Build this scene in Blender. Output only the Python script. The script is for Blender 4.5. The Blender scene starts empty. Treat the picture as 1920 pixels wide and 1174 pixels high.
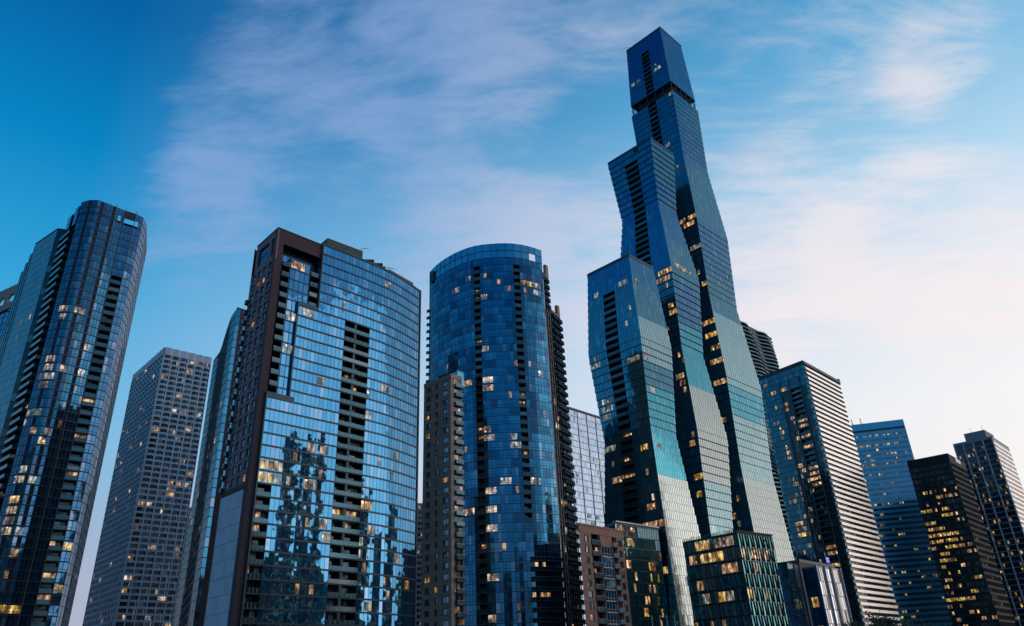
import bpy, math, random
from mathutils import Vector
R = math.radians
rng = random.Random(7)
sc = bpy.context.scene
col = sc.collection

# ------------------------------------------------------------------ camera
F_PX, W_PX = 1400.0, 1920.0
PITCH, ROLL = math.atan(1400 / 2800.0), R(2.54)
CZ = 4.0
Fw = Vector((0, math.cos(PITCH), math.sin(PITCH)))
R0 = Vector((1, 0, 0)); U0 = Vector((0, -math.sin(PITCH), math.cos(PITCH)))
Rt = R0 * math.cos(ROLL) - U0 * math.sin(ROLL)
Up = U0 * math.cos(ROLL) + R0 * math.sin(ROLL)
cam_d = bpy.data.cameras.new('camera'); cam = bpy.data.objects.new('camera', cam_d); col.objects.link(cam)
from mathutils import Matrix
m = Matrix((Rt, Up, -Fw)).transposed().to_4x4(); m.translation = Vector((0, 0, CZ)); cam.matrix_world = m
cam_d.sensor_width = 36; cam_d.lens = F_PX / W_PX * 36; cam_d.clip_end = 20000; cam_d.clip_start = 0.5
sc.camera = cam
sc.view_settings.view_transform = 'Standard'; sc.view_settings.look = 'None'
sc.view_settings.exposure = 0; sc.view_settings.gamma = 1

U = Vector((.7046, .7096, 0)); V = Vector((-.7096, .7046, 0))      # the street grid

# ------------------------------------------------------------------ node helpers
class NT:
    def __init__(s, tree):
        s.t = tree; s.n = tree.nodes; s.l = tree.links
    def new(s, kind, **kw):
        n = s.n.new(kind)
        for k, v in kw.items():
            if k == 'ins':
                for i, x in v.items():
                    if isinstance(x, bpy.types.NodeSocket): s.l.new(x, n.inputs[i])
                    else: n.inputs[i].default_value = x
            else: setattr(n, k, v)
        return n
    def math(s, op, a, b=0.0, clamp=False):
        n = s.new('ShaderNodeMath', operation=op, ins={0: a, 1: b}); n.use_clamp = clamp
        return n.outputs[0]
    def mix(s, f, a, b, blend='MIX'):
        n = s.new('ShaderNodeMix', data_type='RGBA', blend_type=blend)
        for i, x in ((0, f), (6, a), (7, b)):
            if isinstance(x, bpy.types.NodeSocket): s.l.new(x, n.inputs[i])
            else: n.inputs[i].default_value = x
        return n.outputs[2]
    def vm(s, op, a, b=(0, 0, 0)):
        n = s.new('ShaderNodeVectorMath', operation=op, ins={0: a, 1: b})
        return n
    def ramp(s, f, stops, interp='LINEAR'):
        n = s.new('ShaderNodeValToRGB', ins={0: f}); n.color_ramp.interpolation = interp
        e = n.color_ramp.elements
        while len(e) < len(stops): e.new(0.5)
        for q, (p, c) in zip(e, stops): q.position = p; q.color = (*c, 1) if len(c) == 3 else c
        return n.outputs[0]
    def mapr(s, v, a, b, c=0, d=1, smooth=False):
        n = s.new('ShaderNodeMapRange', ins={0: v, 1: a, 2: b, 3: c, 4: d})
        if smooth: n.interpolation_type = 'SMOOTHSTEP'
        return n.outputs[0]

def c4(c): return (*c, 1)
MATS = {}
def base_mat(name):
    m = bpy.data.materials.new(name); m.use_nodes = True
    t = NT(m.node_tree); t.n.clear(); MATS[name] = m
    return m, t

def glass_mat(name, c1, c2, metal=.75, rough=.04, tilt=.012, wave=.02, wscale=.12, inner=(.012, .02, .03)):
    """reflective curtain-wall glass; every pane has its own tint and its own tiny tilt"""
    m, t = base_mat(name)
    at = t.new('ShaderNodeAttribute', attribute_name='pane')
    sep = t.new('ShaderNodeSeparateColor', ins={0: at.outputs['Color']})
    basec = t.mix(sep.outputs[0], c4(c1), c4(c2))
    # blinds / rooms behind: a darker or paler pane now and then
    pale = t.mapr(sep.outputs[1], .86, .97, 0, .2)
    basec = t.mix(pale, basec, (.42, .47, .52, 1))
    geo = t.new('ShaderNodeNewGeometry')
    tc = t.new('ShaderNodeTexCoord')
    jit = t.vm('SUBTRACT', at.outputs['Color'], (.5, .5, .5))
    jit2 = t.vm('SCALE', jit.outputs[0]); jit2.inputs[3].default_value = tilt
    ns = t.new('ShaderNodeTexNoise', ins={'Vector': tc.outputs['Object'], 'Scale': wscale * 4, 'Detail': 1.5})
    wv = t.vm('SUBTRACT', ns.outputs['Color'], (.5, .5, .5))
    wv2 = t.vm('SCALE', wv.outputs[0]); wv2.inputs[3].default_value = wave
    s1 = t.vm('ADD', geo.outputs['Normal'], jit2.outputs[0])
    s2 = t.vm('ADD', s1.outputs[0], wv2.outputs[0])
    nrm = t.vm('NORMALIZE', s2.outputs[0]).outputs[0]
    g = t.new('ShaderNodeBsdfPrincipled', ins={'Base Color': basec, 'Metallic': metal, 'Roughness': rough, 'IOR': 1.6, 'Normal': nrm})
    o = t.new('ShaderNodeOutputMaterial', ins={0: g.outputs[0]})
    return m

def plain(name, c, rough=.6, metal=0, var=.25, scale=.5, bump=0, c2=None):
    m, t = base_mat(name)
    tc = t.new('ShaderNodeTexCoord')
    ns = t.new('ShaderNodeTexNoise', ins={'Vector': tc.outputs['Object'], 'Scale': scale, 'Detail': 6.0, 'Roughness': .65})
    f = t.mapr(ns.outputs['Fac'], .3, .7)
    d = c2 or tuple(x * (1 - var) for x in c)
    bc = t.mix(f, c4(d), c4(c))
    g = t.new('ShaderNodeBsdfPrincipled', ins={'Base Color': bc, 'Metallic': metal, 'Roughness': rough})
    if bump:
        b = t.new('ShaderNodeBump', ins={'Strength': bump, 'Height': ns.outputs['Fac'], 'Distance': .1})
        t.l.new(b.outputs[0], g.inputs['Normal'])
    t.new('ShaderNodeOutputMaterial', ins={0: g.outputs[0]})
    return m

def masonry(name, c, mort, bw=1.2, bh=.45, rough=.8):
    """brick or stone courses (facade-space via object coordinates: x+y along the wall, z up)"""
    m, t = base_mat(name)
    tc = t.new('ShaderNodeTexCoord')
    sp = t.new('ShaderNodeSeparateXYZ', ins={0: tc.outputs['Object']})
    geo = t.new('ShaderNodeNewGeometry')
    gs = t.new('ShaderNodeSeparateXYZ', ins={0: geo.outputs['Normal']})
    along = t.math('SUBTRACT', t.math('MULTIPLY', sp.outputs[1], gs.outputs[0]), t.math('MULTIPLY', sp.outputs[0], gs.outputs[1]))
    cb = t.new('ShaderNodeCombineXYZ', ins={0: along, 1: sp.outputs[2]})
    br = t.new('ShaderNodeTexBrick', ins={'Vector': cb.outputs[0], 'Scale': 1.0, 'Brick Width': bw, 'Row Height': bh, 'Mortar Size': .03,
               'Color1': c4(c), 'Color2': c4(tuple(x * .72 for x in c)), 'Mortar': c4(mort)})
    ns = t.new('ShaderNodeTexNoise', ins={'Vector': tc.outputs['Object'], 'Scale': .35, 'Detail': 5.0})
    bc = t.mix(t.mapr(ns.outputs['Fac'], .35, .7, 0, .35), br.outputs[0], c4(tuple(x * .55 for x in c)))
    g = t.new('ShaderNodeBsdfPrincipled', ins={'Base Color': bc, 'Roughness': rough})
    t.new('ShaderNodeOutputMaterial', ins={0: g.outputs[0]})
    return m

def lit_mat(name, c1, c2, strength, gloss=.18, tint=(.1, .3, .45)):
    """a lamp-lit room behind glass: uneven warm light, bright lamps, furniture shadows, a share of reflection"""
    m, t = base_mat(name)
    tc = t.new('ShaderNodeTexCoord')
    at = t.new('ShaderNodeAttribute', attribute_name='pane')
    sep = t.new('ShaderNodeSeparateColor', ins={0: at.outputs['Color']})
    mp = t.new('ShaderNodeMapping', ins={'Vector': tc.outputs['Object'], 'Scale': (1, 1, .4)})
    ns = t.new('ShaderNodeTexNoise', ins={'Vector': mp.outputs[0], 'Scale': .75, 'Detail': 2.5, 'Roughness': .6})
    f = t.math('POWER', t.mapr(ns.outputs['Fac'], .36, .66), 1.3)
    vo = t.new('ShaderNodeTexVoronoi', ins={'Vector': tc.outputs['Object'], 'Scale': .55})
    lamp = t.mapr(vo.outputs['Distance'], .12, .3, 1, 0)
    cc = t.mix(f, c4(c1), c4(c2))
    st = t.math('MULTIPLY', t.math('ADD', t.math('MULTIPLY', f, .85), .12), t.math('ADD', t.math('MULTIPLY', sep.outputs[0], 1.15), .25))
    st = t.math('ADD', st, t.math('MULTIPLY', lamp, t.math('MULTIPLY', sep.outputs[1], 2.6)))
    em = t.new('ShaderNodeEmission', ins={0: cc, 1: t.math('MULTIPLY', st, strength)})
    gl = t.new('ShaderNodeBsdfPrincipled', ins={'Base Color': c4(tint), 'Metallic': .8, 'Roughness': .06})
    mx = t.new('ShaderNodeMixShader', ins={0: .22, 1: em.outputs[0], 2: gl.outputs[0]})
    t.new('ShaderNodeOutputMaterial', ins={0: mx.outputs[0]})
    return m

#        name            dark tint            light tint
G = {}
G['drum'] = glass_mat('glass_drum', (.010, .065, .17), (.03, .13, .27), .85, .05, .02, .02)
G['drum_side'] = glass_mat('glass_drum_side', (.012, .085, .13), (.03, .13, .18), .85, .06, .02, .02)
G['resid'] = glass_mat('glass_residence', (.022, .16, .33), (.065, .25, .45), .88, .035, .016, .05, .12)
G['blue'] = glass_mat('glass_deep_blue', (.006, .09, .19), (.02, .15, .28), .85, .04, .012, .012)
G['vista_a'] = glass_mat('glass_teal', (.025, .15, .23), (.05, .20, .28), .9, .05, .014, .02)
G['vista_b'] = glass_mat('glass_pale_teal', (.18, .34, .38), (.24, .39, .42), .92, .05, .014, .018)
G['vista_c'] = glass_mat('glass_bright_cyan', (.02, .26, .36), (.05, .31, .40), .9, .05, .008, .010)
G['vista_d'] = glass_mat('glass_silver', (.27, .34, .34), (.33, .39, .38), .92, .07, .006, .010)
G['vista_e'] = glass_mat('glass_cobalt', (.012, .12, .25), (.03, .17, .32), .9, .05, .014, .02)
G['green'] = glass_mat('glass_bottle_green', (.03, .18, .18), (.08, .30, .27), .8, .04, .03, .09, .3)
G['pod'] = glass_mat('glass_dark_green', (.02, .11, .13), (.06, .22, .24), .75, .05, .03, .06, .25)
G['dark'] = glass_mat('glass_near_black', (.008, .024, .035), (.02, .05, .07), .6, .08, .03, .03)
G['punched'] = glass_mat('glass_window', (.05, .12, .18), (.16, .26, .34), .7, .06, .04, .03)
G['bay'] = glass_mat('glass_bay', (.003, .008, .02), (.012, .022, .045), .2, .12, .05, .02)
G['bay2'] = glass_mat('glass_bay_side', (.012, .03, .06), (.03, .06, .09), .4, .08, .05, .02)
G['curtain'] = plain('pale_curtain', (.34, .40, .46), .8, 0, .5, 1.5)
G['office'] = glass_mat('glass_office_pale', (.50, .60, .70), (.75, .80, .85), .9, .06, .03, .05, .2)
G['band'] = glass_mat('glass_ribbon', (.05, .12, .17), (.10, .20, .26), .75, .06, .03, .03)
G['bluepanel'] = glass_mat('glass_blue_spandrel', (.05, .27, .44), (.06, .31, .48), .55, .22, .004, .004)
G['inner'] = glass_mat('glass_dull_shade', (.03, .13, .20), (.05, .18, .25), .45, .12, .01, .012)  # dull glass; on the stems it paints in the inner-corner shade
LIT = {'warm': lit_mat('lit_room_warm', (.42, .15, .04), (1, .68, .34), 1.3),
       'gold': lit_mat('lit_room_gold', (.45, .20, .03), (1, .68, .20), 1.3),
       'soft': lit_mat('lit_room_soft', (.34, .24, .20), (1.0, .76, .56), 1.15),
       'white': lit_mat('lit_room_white', (.30, .30, .30), (1, .92, .78), 1.2),
       'cool': lit_mat('lit_room_cool', (.20, .26, .22), (.85, .85, .60), .7)}
M_dark = plain('dark_metal', (.02, .03, .04), .45, .4)
M_mull = plain('mullion_metal', (.03, .05, .065), .4, .6)
M_band = plain('spandrel_metal', (.025, .05, .07), .35, .5)
M_beige = plain('bronze_mullion', (.20, .16, .12), .4, .5)
M_white = plain('white_metal', (.62, .64, .66), .4, .2)
M_alu = plain('aluminium', (.32, .34, .36), .4, .6)
M_conc = plain('concrete', (.30, .30, .31), .85, 0, .25, .3)
M_slab = plain('slab_concrete', (.045, .065, .08), .8, 0, .3, .4)
M_rail = glass_mat('balcony_glass', (.010, .05, .07), (.03, .10, .135), .75, .12, .02, .01)
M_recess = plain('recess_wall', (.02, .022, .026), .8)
M_roof = plain('roof_membrane', (.10, .10, .11), .9)
M_brick = masonry('purple_brown_brick', (.30, .18, .20), (.16, .11, .12), .6, .22)
M_brickd = masonry('dark_red_brick', (.09, .045, .052), (.05, .032, .038), .6, .22)
M_redbrick = masonry('red_brick', (.60, .22, .13), (.40, .27, .2), .6, .22)
M_tan = masonry('tan_stone', (.46, .31, .22), (.28, .19, .15), 1.4, .55)
M_bconc = plain('bay_concrete', (.50, .57, .64), .8, 0, .18, .2)
M_bands = plain('pale_metal_band', (.92, .86, .80), .38, .75, .1, .2)
M_panel = plain('pale_grey_panel', (.42, .50, .60), .6, 0, .12, .25)
M_black = plain('black_steel', (.008, .011, .015), .75, 0)
M_grid = plain('grey_pier', (.26, .26, .28), .7)
M_gridw = plain('pale_grid', (.60, .56, .56), .7)
M_lilac = plain('mauve_panel', (.12, .10, .125), .7)
M_wavy = plain('balcony_concrete', (.16, .15, .16), .85, 0, .3, .3)
M_soff = plain('soffit_dark', (.012, .02, .028), .5)
M_parapet = plain('blue_parapet', (.03, .07, .09), .4, .4)
M_cu = plain('green_roof_screen', (.07, .085, .055), .7)
M_crown = plain('crown_stone', (.26, .24, .21), .8)
M_red = plain('clay_red', (.3, .05, .05), .6)

# ------------------------------------------------------------------ mesh builder
class MB:
    def __init__(s): s.v = []; s.f = []; s.m = []; s.c = []; s.slots = []
    def mat(s, m):
        if m not in s.slots: s.slots.append(m)
        return s.slots.index(m)
    def quad(s, a, b, c, d, m, colr=None):
        n = len(s.v); s.v += [a, b, c, d]; s.f.append((n, n + 1, n + 2, n + 3)); s.m.append(s.mat(m)); s.c.append(colr or (.5, .5, .5, 1))
    def poly(s, pts, m, colr=None):
        n = len(s.v); s.v += list(pts); s.f.append(tuple(range(n, n + len(pts)))); s.m.append(s.mat(m)); s.c.append(colr or (.5, .5, .5, 1))
    def hexa(s, b4, t4, m, colr=None):
        """box from 4 bottom and 4 top points (counter-clockwise from above)"""
        n = len(s.v); s.v += list(b4) + list(t4); k = s.mat(m)
        for f in ((3, 2, 1, 0), (4, 5, 6, 7), (0, 1, 5, 4), (1, 2, 6, 5), (2, 3, 7, 6), (3, 0, 4, 7)):
            s.f.append(tuple(n + i for i in f)); s.m.append(k); s.c.append(colr or (.5, .5, .5, 1))
    def slab(s, A, B, n, d0, d1, z0, z1, m, colr=None):
        """box along wall A->B (left to right seen from outside), from offset d0 to d1 along outward n"""
        a0 = A + n * d0; b0 = B + n * d0; a1 = A + n * d1; b1 = B + n * d1
        def q(p, z): return (p.x, p.y, z)
        s.hexa([q(a1, z0), q(b1, z0), q(b0, z0), q(a0, z0)], [q(a1, z1), q(b1, z1), q(b0, z1), q(a0, z1)], m, colr)
    def prism(s, pts, z0, z1, m):
        n = len(pts)
        s.poly([(p[0], p[1], z1) for p in pts], m)
        for i in range(n):
            a, b = pts[i], pts[(i + 1) % n]
            s.quad((a[0], a[1], z0), (b[0], b[1], z0), (b[0], b[1], z1), (a[0], a[1], z1), m)
    def build(s, name, parent=None):
        me = bpy.data.meshes.new(name); me.from_pydata(s.v, [], s.f)
        for m in s.slots: me.materials.append(m)
        me.polygons.foreach_set('material_index', s.m)
        a = me.attributes.new('pane', 'FLOAT_COLOR', 'FACE')
        a.data.foreach_set('color', [x for c in s.c for x in c])
        me.update()
        o = bpy.data.objects.new(name, me); col.objects.link(o)
        if parent: o.parent = parent
        return o

def tag(o, label=None, cat=None, group=None, kind=None):
    if label: o['label'] = label
    if cat: o['category'] = cat
    if group: o['group'] = group
    if kind: o['kind'] = kind
    return o
def thing(name, label, cat, group=None):
    o = bpy.data.objects.new(name, None); col.objects.link(o); o.empty_display_size = 3
    return tag(o, label, cat, group)

def V2(p): return Vector((p[0], p[1], 0))
def rc(r=None):
    r = r or rng
    return (r.random(), r.random(), r.random(), 1)
def outward(A, B):
    d = (B - A).normalized(); return Vector((d.y, -d.x, 0))
def subdiv(path, w=None, n=None):
    """split a polyline into columns of about w metres; returns boundary points"""
    pts = [V2(p) for p in path]; L = [0]
    for a, b in zip(pts, pts[1:]): L.append(L[-1] + (b - a).length)
    n = n or max(1, round(L[-1] / w)); out = []
    for i in range(n + 1):
        t = L[-1] * i / n; k = 0
        while k < len(L) - 2 and L[k + 1] < t: k += 1
        out.append(pts[k].lerp(pts[k + 1], (t - L[k]) / (L[k + 1] - L[k])))
    return out
def smooth(path, n=4):
    """Catmull-Rom through the points"""
    P = [V2(p) for p in path]; P = [P[0] * 2 - P[1]] + P + [P[-1] * 2 - P[-2]]; out = []
    for i in range(1, len(P) - 2):
        for k in range(n):
            t = k / n; a, b, c, d = P[i - 1:i + 3]
            out.append(.5 * ((2 * b) + (c - a) * t + (2 * a - 5 * b + 4 * c - d) * t * t + (3 * b - a - 3 * c + d) * t ** 3))
    out.append(P[-2]); return out

REG = {}      # walls by key, so that lit windows can be set into single cells

def zlist(z0, z1, n): return [z0 + (z1 - z0) * i / n for i in range(n + 1)]

def wall(parent, key, P, zs, glass, name='curtain_wall', band=None, band_h=.5, band_d=.12, mull=None, mull_w=.12, mull_d=.08,
         every=1, skip=None, step=False, tint=None, midrail=0, seed=None, lo=0):
    """glass curtain wall; P is a list of column points or a function z -> such a list"""
    fn = P if callable(P) else (lambda z, P=P: P)
    band = band or M_band; mull = mull or M_mull
    b = MB(); r = random.Random(seed if seed is not None else hash(key) % 1000 if False else len(REG) * 13 + 5)
    skip = skip or (lambda i, j: False)
    nf = len(zs) - 1; nc = len(fn(zs[0])) - 1
    REG[key] = (fn, zs, step, parent)
    prev = None
    for j in range(nf):
        z0, z1 = zs[j], zs[j + 1]; zm = (z0 + z1) / 2
        p0 = fn(zm) if step else fn(z0); p1 = p0 if step else fn(z1)
        fl = r.random()
        run = []
        for i in range(nc):
            if skip(i, j): continue
            A0, B0, A1, B1 = p0[i], p0[i + 1], p1[i], p1[i + 1]
            g = tint(i, j) if tint else glass
            cc = (min(1, max(0, .25 + .6 * r.random() + .15 * fl)), r.random(), r.random(), 1)
            b.quad((A0.x, A0.y, z0), (B0.x, B0.y, z0), (B1.x, B1.y, z1), (A1.x, A1.y, z1), g, cc)
            n = outward(A0, B0)
            if band_h:
                q = lambda p, d, z: (p.x + n.x * d, p.y + n.y * d, z)
                h = band_h
                b.quad(q(A0, band_d, z0), q(B0, band_d, z0), q(B0, band_d, z0 + h), q(A0, band_d, z0 + h), band)
                b.quad(q(A0, 0, z0), q(B0, 0, z0), q(B0, band_d, z0), q(A0, band_d, z0), band)
                b.quad(q(A0, band_d, z0 + h), q(B0, band_d, z0 + h), q(B0, 0, z0 + h), q(A0, 0, z0 + h), band)
            if midrail:
                zz = z0 + midrail
                b.quad(q(A0, .05, zz), q(B0, .05, zz), q(B0, .05, zz + .12), q(A0, .05, zz + .12), mull)
        # mullions
        if mull_w and (step or callable(P)):
            for i in range(0, nc, every):
                if skip(i, j): continue
                A, B = p0[i], p0[i + 1]; n = outward(A, B); d = (B - A).normalized() * mull_w
                b.slab(A, A + d, n, 0, mull_d, z0, z1, mull)
        if step and prev is not None:
            for i in range(nc):
                a, c = prev[i], prev[i + 1]; e, f = p0[i + 1], p0[i]
                b.quad((a.x, a.y, z0), (c.x, c.y, z0), (e.x, e.y, z0), (f.x, f.y, z0), M_soff)
        prev = p0
    if mull_w and not (step or callable(P)):
        for i in range(0, nc + 1, every):
            k = min(i, nc - 1); A, B = P[k], P[k + 1]; n = outward(A, B); d = (B - A).normalized() * mull_w
            base = P[i] - d * .5
            j = 0
            while j < nf:
                if skip(k, j) and skip(max(0, i - 1), j): j += 1; continue
                j1 = j
                while j1 < nf and not (skip(k, j1) and skip(max(0, i - 1), j1)): j1 += 1
                b.slab(base, base + d, n, 0, mull_d, zs[j], zs[j1], mull); j = j1
    return b.build(name, parent)

LITCOUNT = {}
def lit(key, i, j, n=1, kind='warm', h=(.22, .92), off=.03, bright=None):
    """light n neighbouring panes of one storey as one window"""
    fn, zs, step, parent = REG[key]
    if j < 0 or j >= len(zs) - 1: return
    z0, z1 = zs[j], zs[j + 1]; P = fn((z0 + z1) / 2) if step else fn(z0); P1 = P if step else fn(z1)
    b = MB(); r = random.Random(i * 131 + j * 17 + n)
    if kind == 'soft' and (i * 7 + j * 3) % 3 == 0: kind = 'white'
    br = bright if bright is not None else r.random()
    for k in range(i, min(i + n, len(P) - 1)):
        if k < 0: continue
        A, B = P[k], P[k + 1]; nn = outward(A, B)
        C, D = P1[k], P1[k + 1]
        h0 = z0 + (z1 - z0) * h[0]; h1 = z0 + (z1 - z0) * h[1]
        def q(p, e, z, t): x = p.lerp(e, t); return (x.x + nn.x * off, x.y + nn.y * off, z)
        la, lb = A.lerp(C, h[0]), B.lerp(D, h[0]); ua, ub = A.lerp(C, h[1]), B.lerp(D, h[1])
        b.quad(q(la, lb, h0, .06), q(la, lb, h0, .94), q(ua, ub, h1, .94), q(ua, ub, h1, .06), LIT[kind], (br * (.6 + .4 * r.random()), r.random(), 0, 1))
    if b.v: b.build('lit_window', parent); LITCOUNT[parent.name] = LITCOUNT.get(parent.name, 0) + 1

def litrand(key, count, kinds=('warm',), jr=None, ir=None, skip=None, seed=1, nmax=3, h=(.22, .92), bias=0, bright=(0, 1), off=.03):
    fn, zs, step, parent = REG[key]; r = random.Random(seed)
    nc = len(fn(zs[0])) - 1; nf = len(zs) - 1
    jr = jr or (0, nf); ir = ir or (0, nc); used = set(); k = 0; tries = 0
    while k < count and tries < count * 20:
        tries += 1
        j = int(jr[0] + (jr[1] - jr[0]) * r.random() ** (1 + bias)); i = r.randrange(*ir); n = r.choice([1, 1, 2, 3][:nmax + 1])
        if any((i + q, j) in used or i + q >= nc or (skip and skip(i + q, j)) for q in range(n)): continue
        for q in range(n): used.add((i + q, j))
        lit(key, i, j, n, r.choice(kinds), h, off, bright[0] + (bright[1] - bright[0]) * r.random()); k += 1

def slot(parent, fnkey, i0, i1, j0, j1, depth=2.2, slab_t=.3, rail_h=1.15, proud=.06, lits=(), rail=None, split=None, name='balcony', back=None, backn=2, curtain=.12):
    """a recessed stack of balconies: recess walls, one balcony (slab) with its railing per storey"""
    fn, zs, step, _ = REG[fnkey]; b = MB(); r = random.Random(i0 * 7 + j1)
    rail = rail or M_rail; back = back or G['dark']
    for j in range(j0, j1):
        z0, z1 = zs[j], zs[j + 1]; P = fn((z0 + z1) / 2) if step else fn(z0)
        A, B = P[i0], P[i1]; n = outward(A, B)
        def q(p, d, z): return (p.x - n.x * d, p.y - n.y * d, z)
        for k in range(backn):
            C, D = A.lerp(B, k / backn), A.lerp(B, (k + 1) / backn)
            if (j, k) in lits or (j in lits): mm, cc = LIT['warm'], (r.uniform(.5, 1), r.random(), 0, 1)
            elif r.random() < curtain: mm, cc = G['curtain'], rc(r)
            else: mm, cc = back, rc(r)
            b.quad(q(C, depth, z0), q(D, depth, z0), q(D, depth, z1), q(C, depth, z1), mm, cc)
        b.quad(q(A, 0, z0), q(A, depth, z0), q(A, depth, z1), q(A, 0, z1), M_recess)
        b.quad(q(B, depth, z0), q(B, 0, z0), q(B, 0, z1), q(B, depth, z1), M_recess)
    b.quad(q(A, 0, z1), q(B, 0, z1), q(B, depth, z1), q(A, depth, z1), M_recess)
    b.build('recess', parent)
    for j in range(j0, j1):
        z0, z1 = zs[j], zs[j + 1]; P = fn((z0 + z1) / 2) if step else fn(z0)
        A, B = P[i0], P[i1]; n = outward(A, B); d = (B - A).normalized()
        s = MB(); s.slab(A + d * .03, B - d * .03, n, -depth + .02, proud, z0, z0 + slab_t, M_slab)
        so = s.build(name, parent)
        g = MB(); g.slab(A + d * .05, B - d * .05, n, proud - .06, proud - .01, z0 + slab_t, z0 + slab_t + rail_h - .06, rail, rc(r))
        g.slab(A + d * .04, B - d * .04, n, proud - .08, proud + .01, z0 + slab_t + rail_h - .06, z0 + slab_t + rail_h, M_parapet)
        if split:
            for k in range(1, split):
                C = A.lerp(B, k / split); g.slab(C - d * .03, C + d * .03, n, proud - .07, proud + .005, z0 + slab_t, z0 + slab_t + rail_h, M_alu)
        g.build('railing', so)
    return

def proj_balc(parent, A, B, zs, j0, j1, out=1.5, slab_t=.3, rail_h=1.1, name='balcony', alt=None, rail=None):
    """balconies that stick out of a wall A->B"""
    n = outward(A, B); d = (B - A).normalized(); rail = rail or M_rail
    for j in range(j0, j1):
        if alt and not alt(j): continue
        z0 = zs[j]; s = MB(); s.slab(A, B, n, .02, out, z0, z0 + slab_t, M_slab); so = s.build(name, parent)
        g = MB(); zt = z0 + slab_t
        g.slab(A + d * .03, B - d * .03, n, out - .08, out - .02, zt, zt + rail_h, rail, rc())
        g.slab(A + d * .03, A + d * .08, n, .05, out - .09, zt, zt + rail_h, rail, rc()); g.slab(B - d * .08, B - d * .03, n, .05, out - .09, zt, zt + rail_h, rail, rc())
        g.slab(A, B, n, out - .1, out, zt + rail_h, zt + rail_h + .07, M_alu)
        for k in range(4):
            C = A.lerp(B, (k + .5) / 4); g.slab(C - d * .02, C + d * .02, n, out - .1, out - .005, zt, zt + rail_h, M_alu)
        g.build('railing', so)

def roof(parent, pts, z, h=1.2, m=None, name='roof', mroof=None):
    """a flat roof with a parapet"""
    pts = [V2(p) for p in pts]; b = MB(); n = len(pts)
    b.poly([(p.x, p.y, z - .02) for p in pts], mroof or M_roof)
    c = sum(pts, Vector((0, 0, 0))) / n
    for i in range(n):
        A, B = pts[i], pts[(i + 1) % n]
        if (B - A).length < .01: continue
        b.slab(A, B, outward(A, B), -.3, .14, z, z + h, m or M_band)
    return b.build(name, parent)

def body(parent, pts, z0, z1, m=None, name='wall'):
    """hidden rear walls as a plain closed prism"""
    b = MB(); pts = [V2(p) for p in pts]
    for A, B in zip(pts, pts[1:]): b.quad((A.x, A.y, z0), (B.x, B.y, z0), (B.x, B.y, z1), (A.x, A.y, z1), m or M_band)
    return b.build(name, parent)

def boxobj(name, parent, c, u, v, a, bb, z0, z1, m):
    b = MB(); c = V2(c)
    P = [c - u * a - v * bb, c + u * a - v * bb, c + u * a + v * bb, c - u * a + v * bb]
    b.hexa([(p.x, p.y, z0) for p in P], [(p.x, p.y, z1) for p in P], m)
    return b.build(name, parent)

def rod(b, a, c, r, m, n=6):
    a, c = Vector(a), Vector(c); d = (c - a).normalized(); x = d.orthogonal().normalized(); y = d.cross(x)
    A = [a + (x * math.cos(2 * math.pi * k / n) + y * math.sin(2 * math.pi * k / n)) * r for k in range(n)]
    C = [p + (c - a) for p in A]
    for k in range(n): b.quad(tuple(A[k]), tuple(A[(k + 1) % n]), tuple(C[(k + 1) % n]), tuple(C[k]), m)
    b.poly([tuple(p) for p in C], m)

def crane(parent, x, y, z, dirv, s=1.0, name='roof_davit'):
    b = MB(); d = V2(dirv).normalized()
    rod(b, (x, y, z), (x, y, z + 3.2 * s), .16 * s, M_alu); p = Vector((x, y, z + 2.6 * s))
    rod(b, p - d * 1.2 * s, p + d * 4 * s + Vector((0, 0, 1.1 * s)), .12 * s, M_alu)
    rod(b, (x, y, z + 3.2 * s), tuple(p + d * 3 * s + Vector((0, 0, .9 * s))), .05 * s, M_alu)
    b.hexa([(x - .5 * s, y - .5 * s, z), (x + .5 * s, y - .5 * s, z), (x + .5 * s, y + .5 * s, z), (x - .5 * s, y + .5 * s, z)],
           [(x - .4 * s, y - .4 * s, z + 1 * s), (x + .4 * s, y - .4 * s, z + 1 * s), (x + .4 * s, y + .4 * s, z + 1 * s), (x - .4 * s, y + .4 * s, z + 1 * s)], M_dark)
    return b.build(name, parent)

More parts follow.
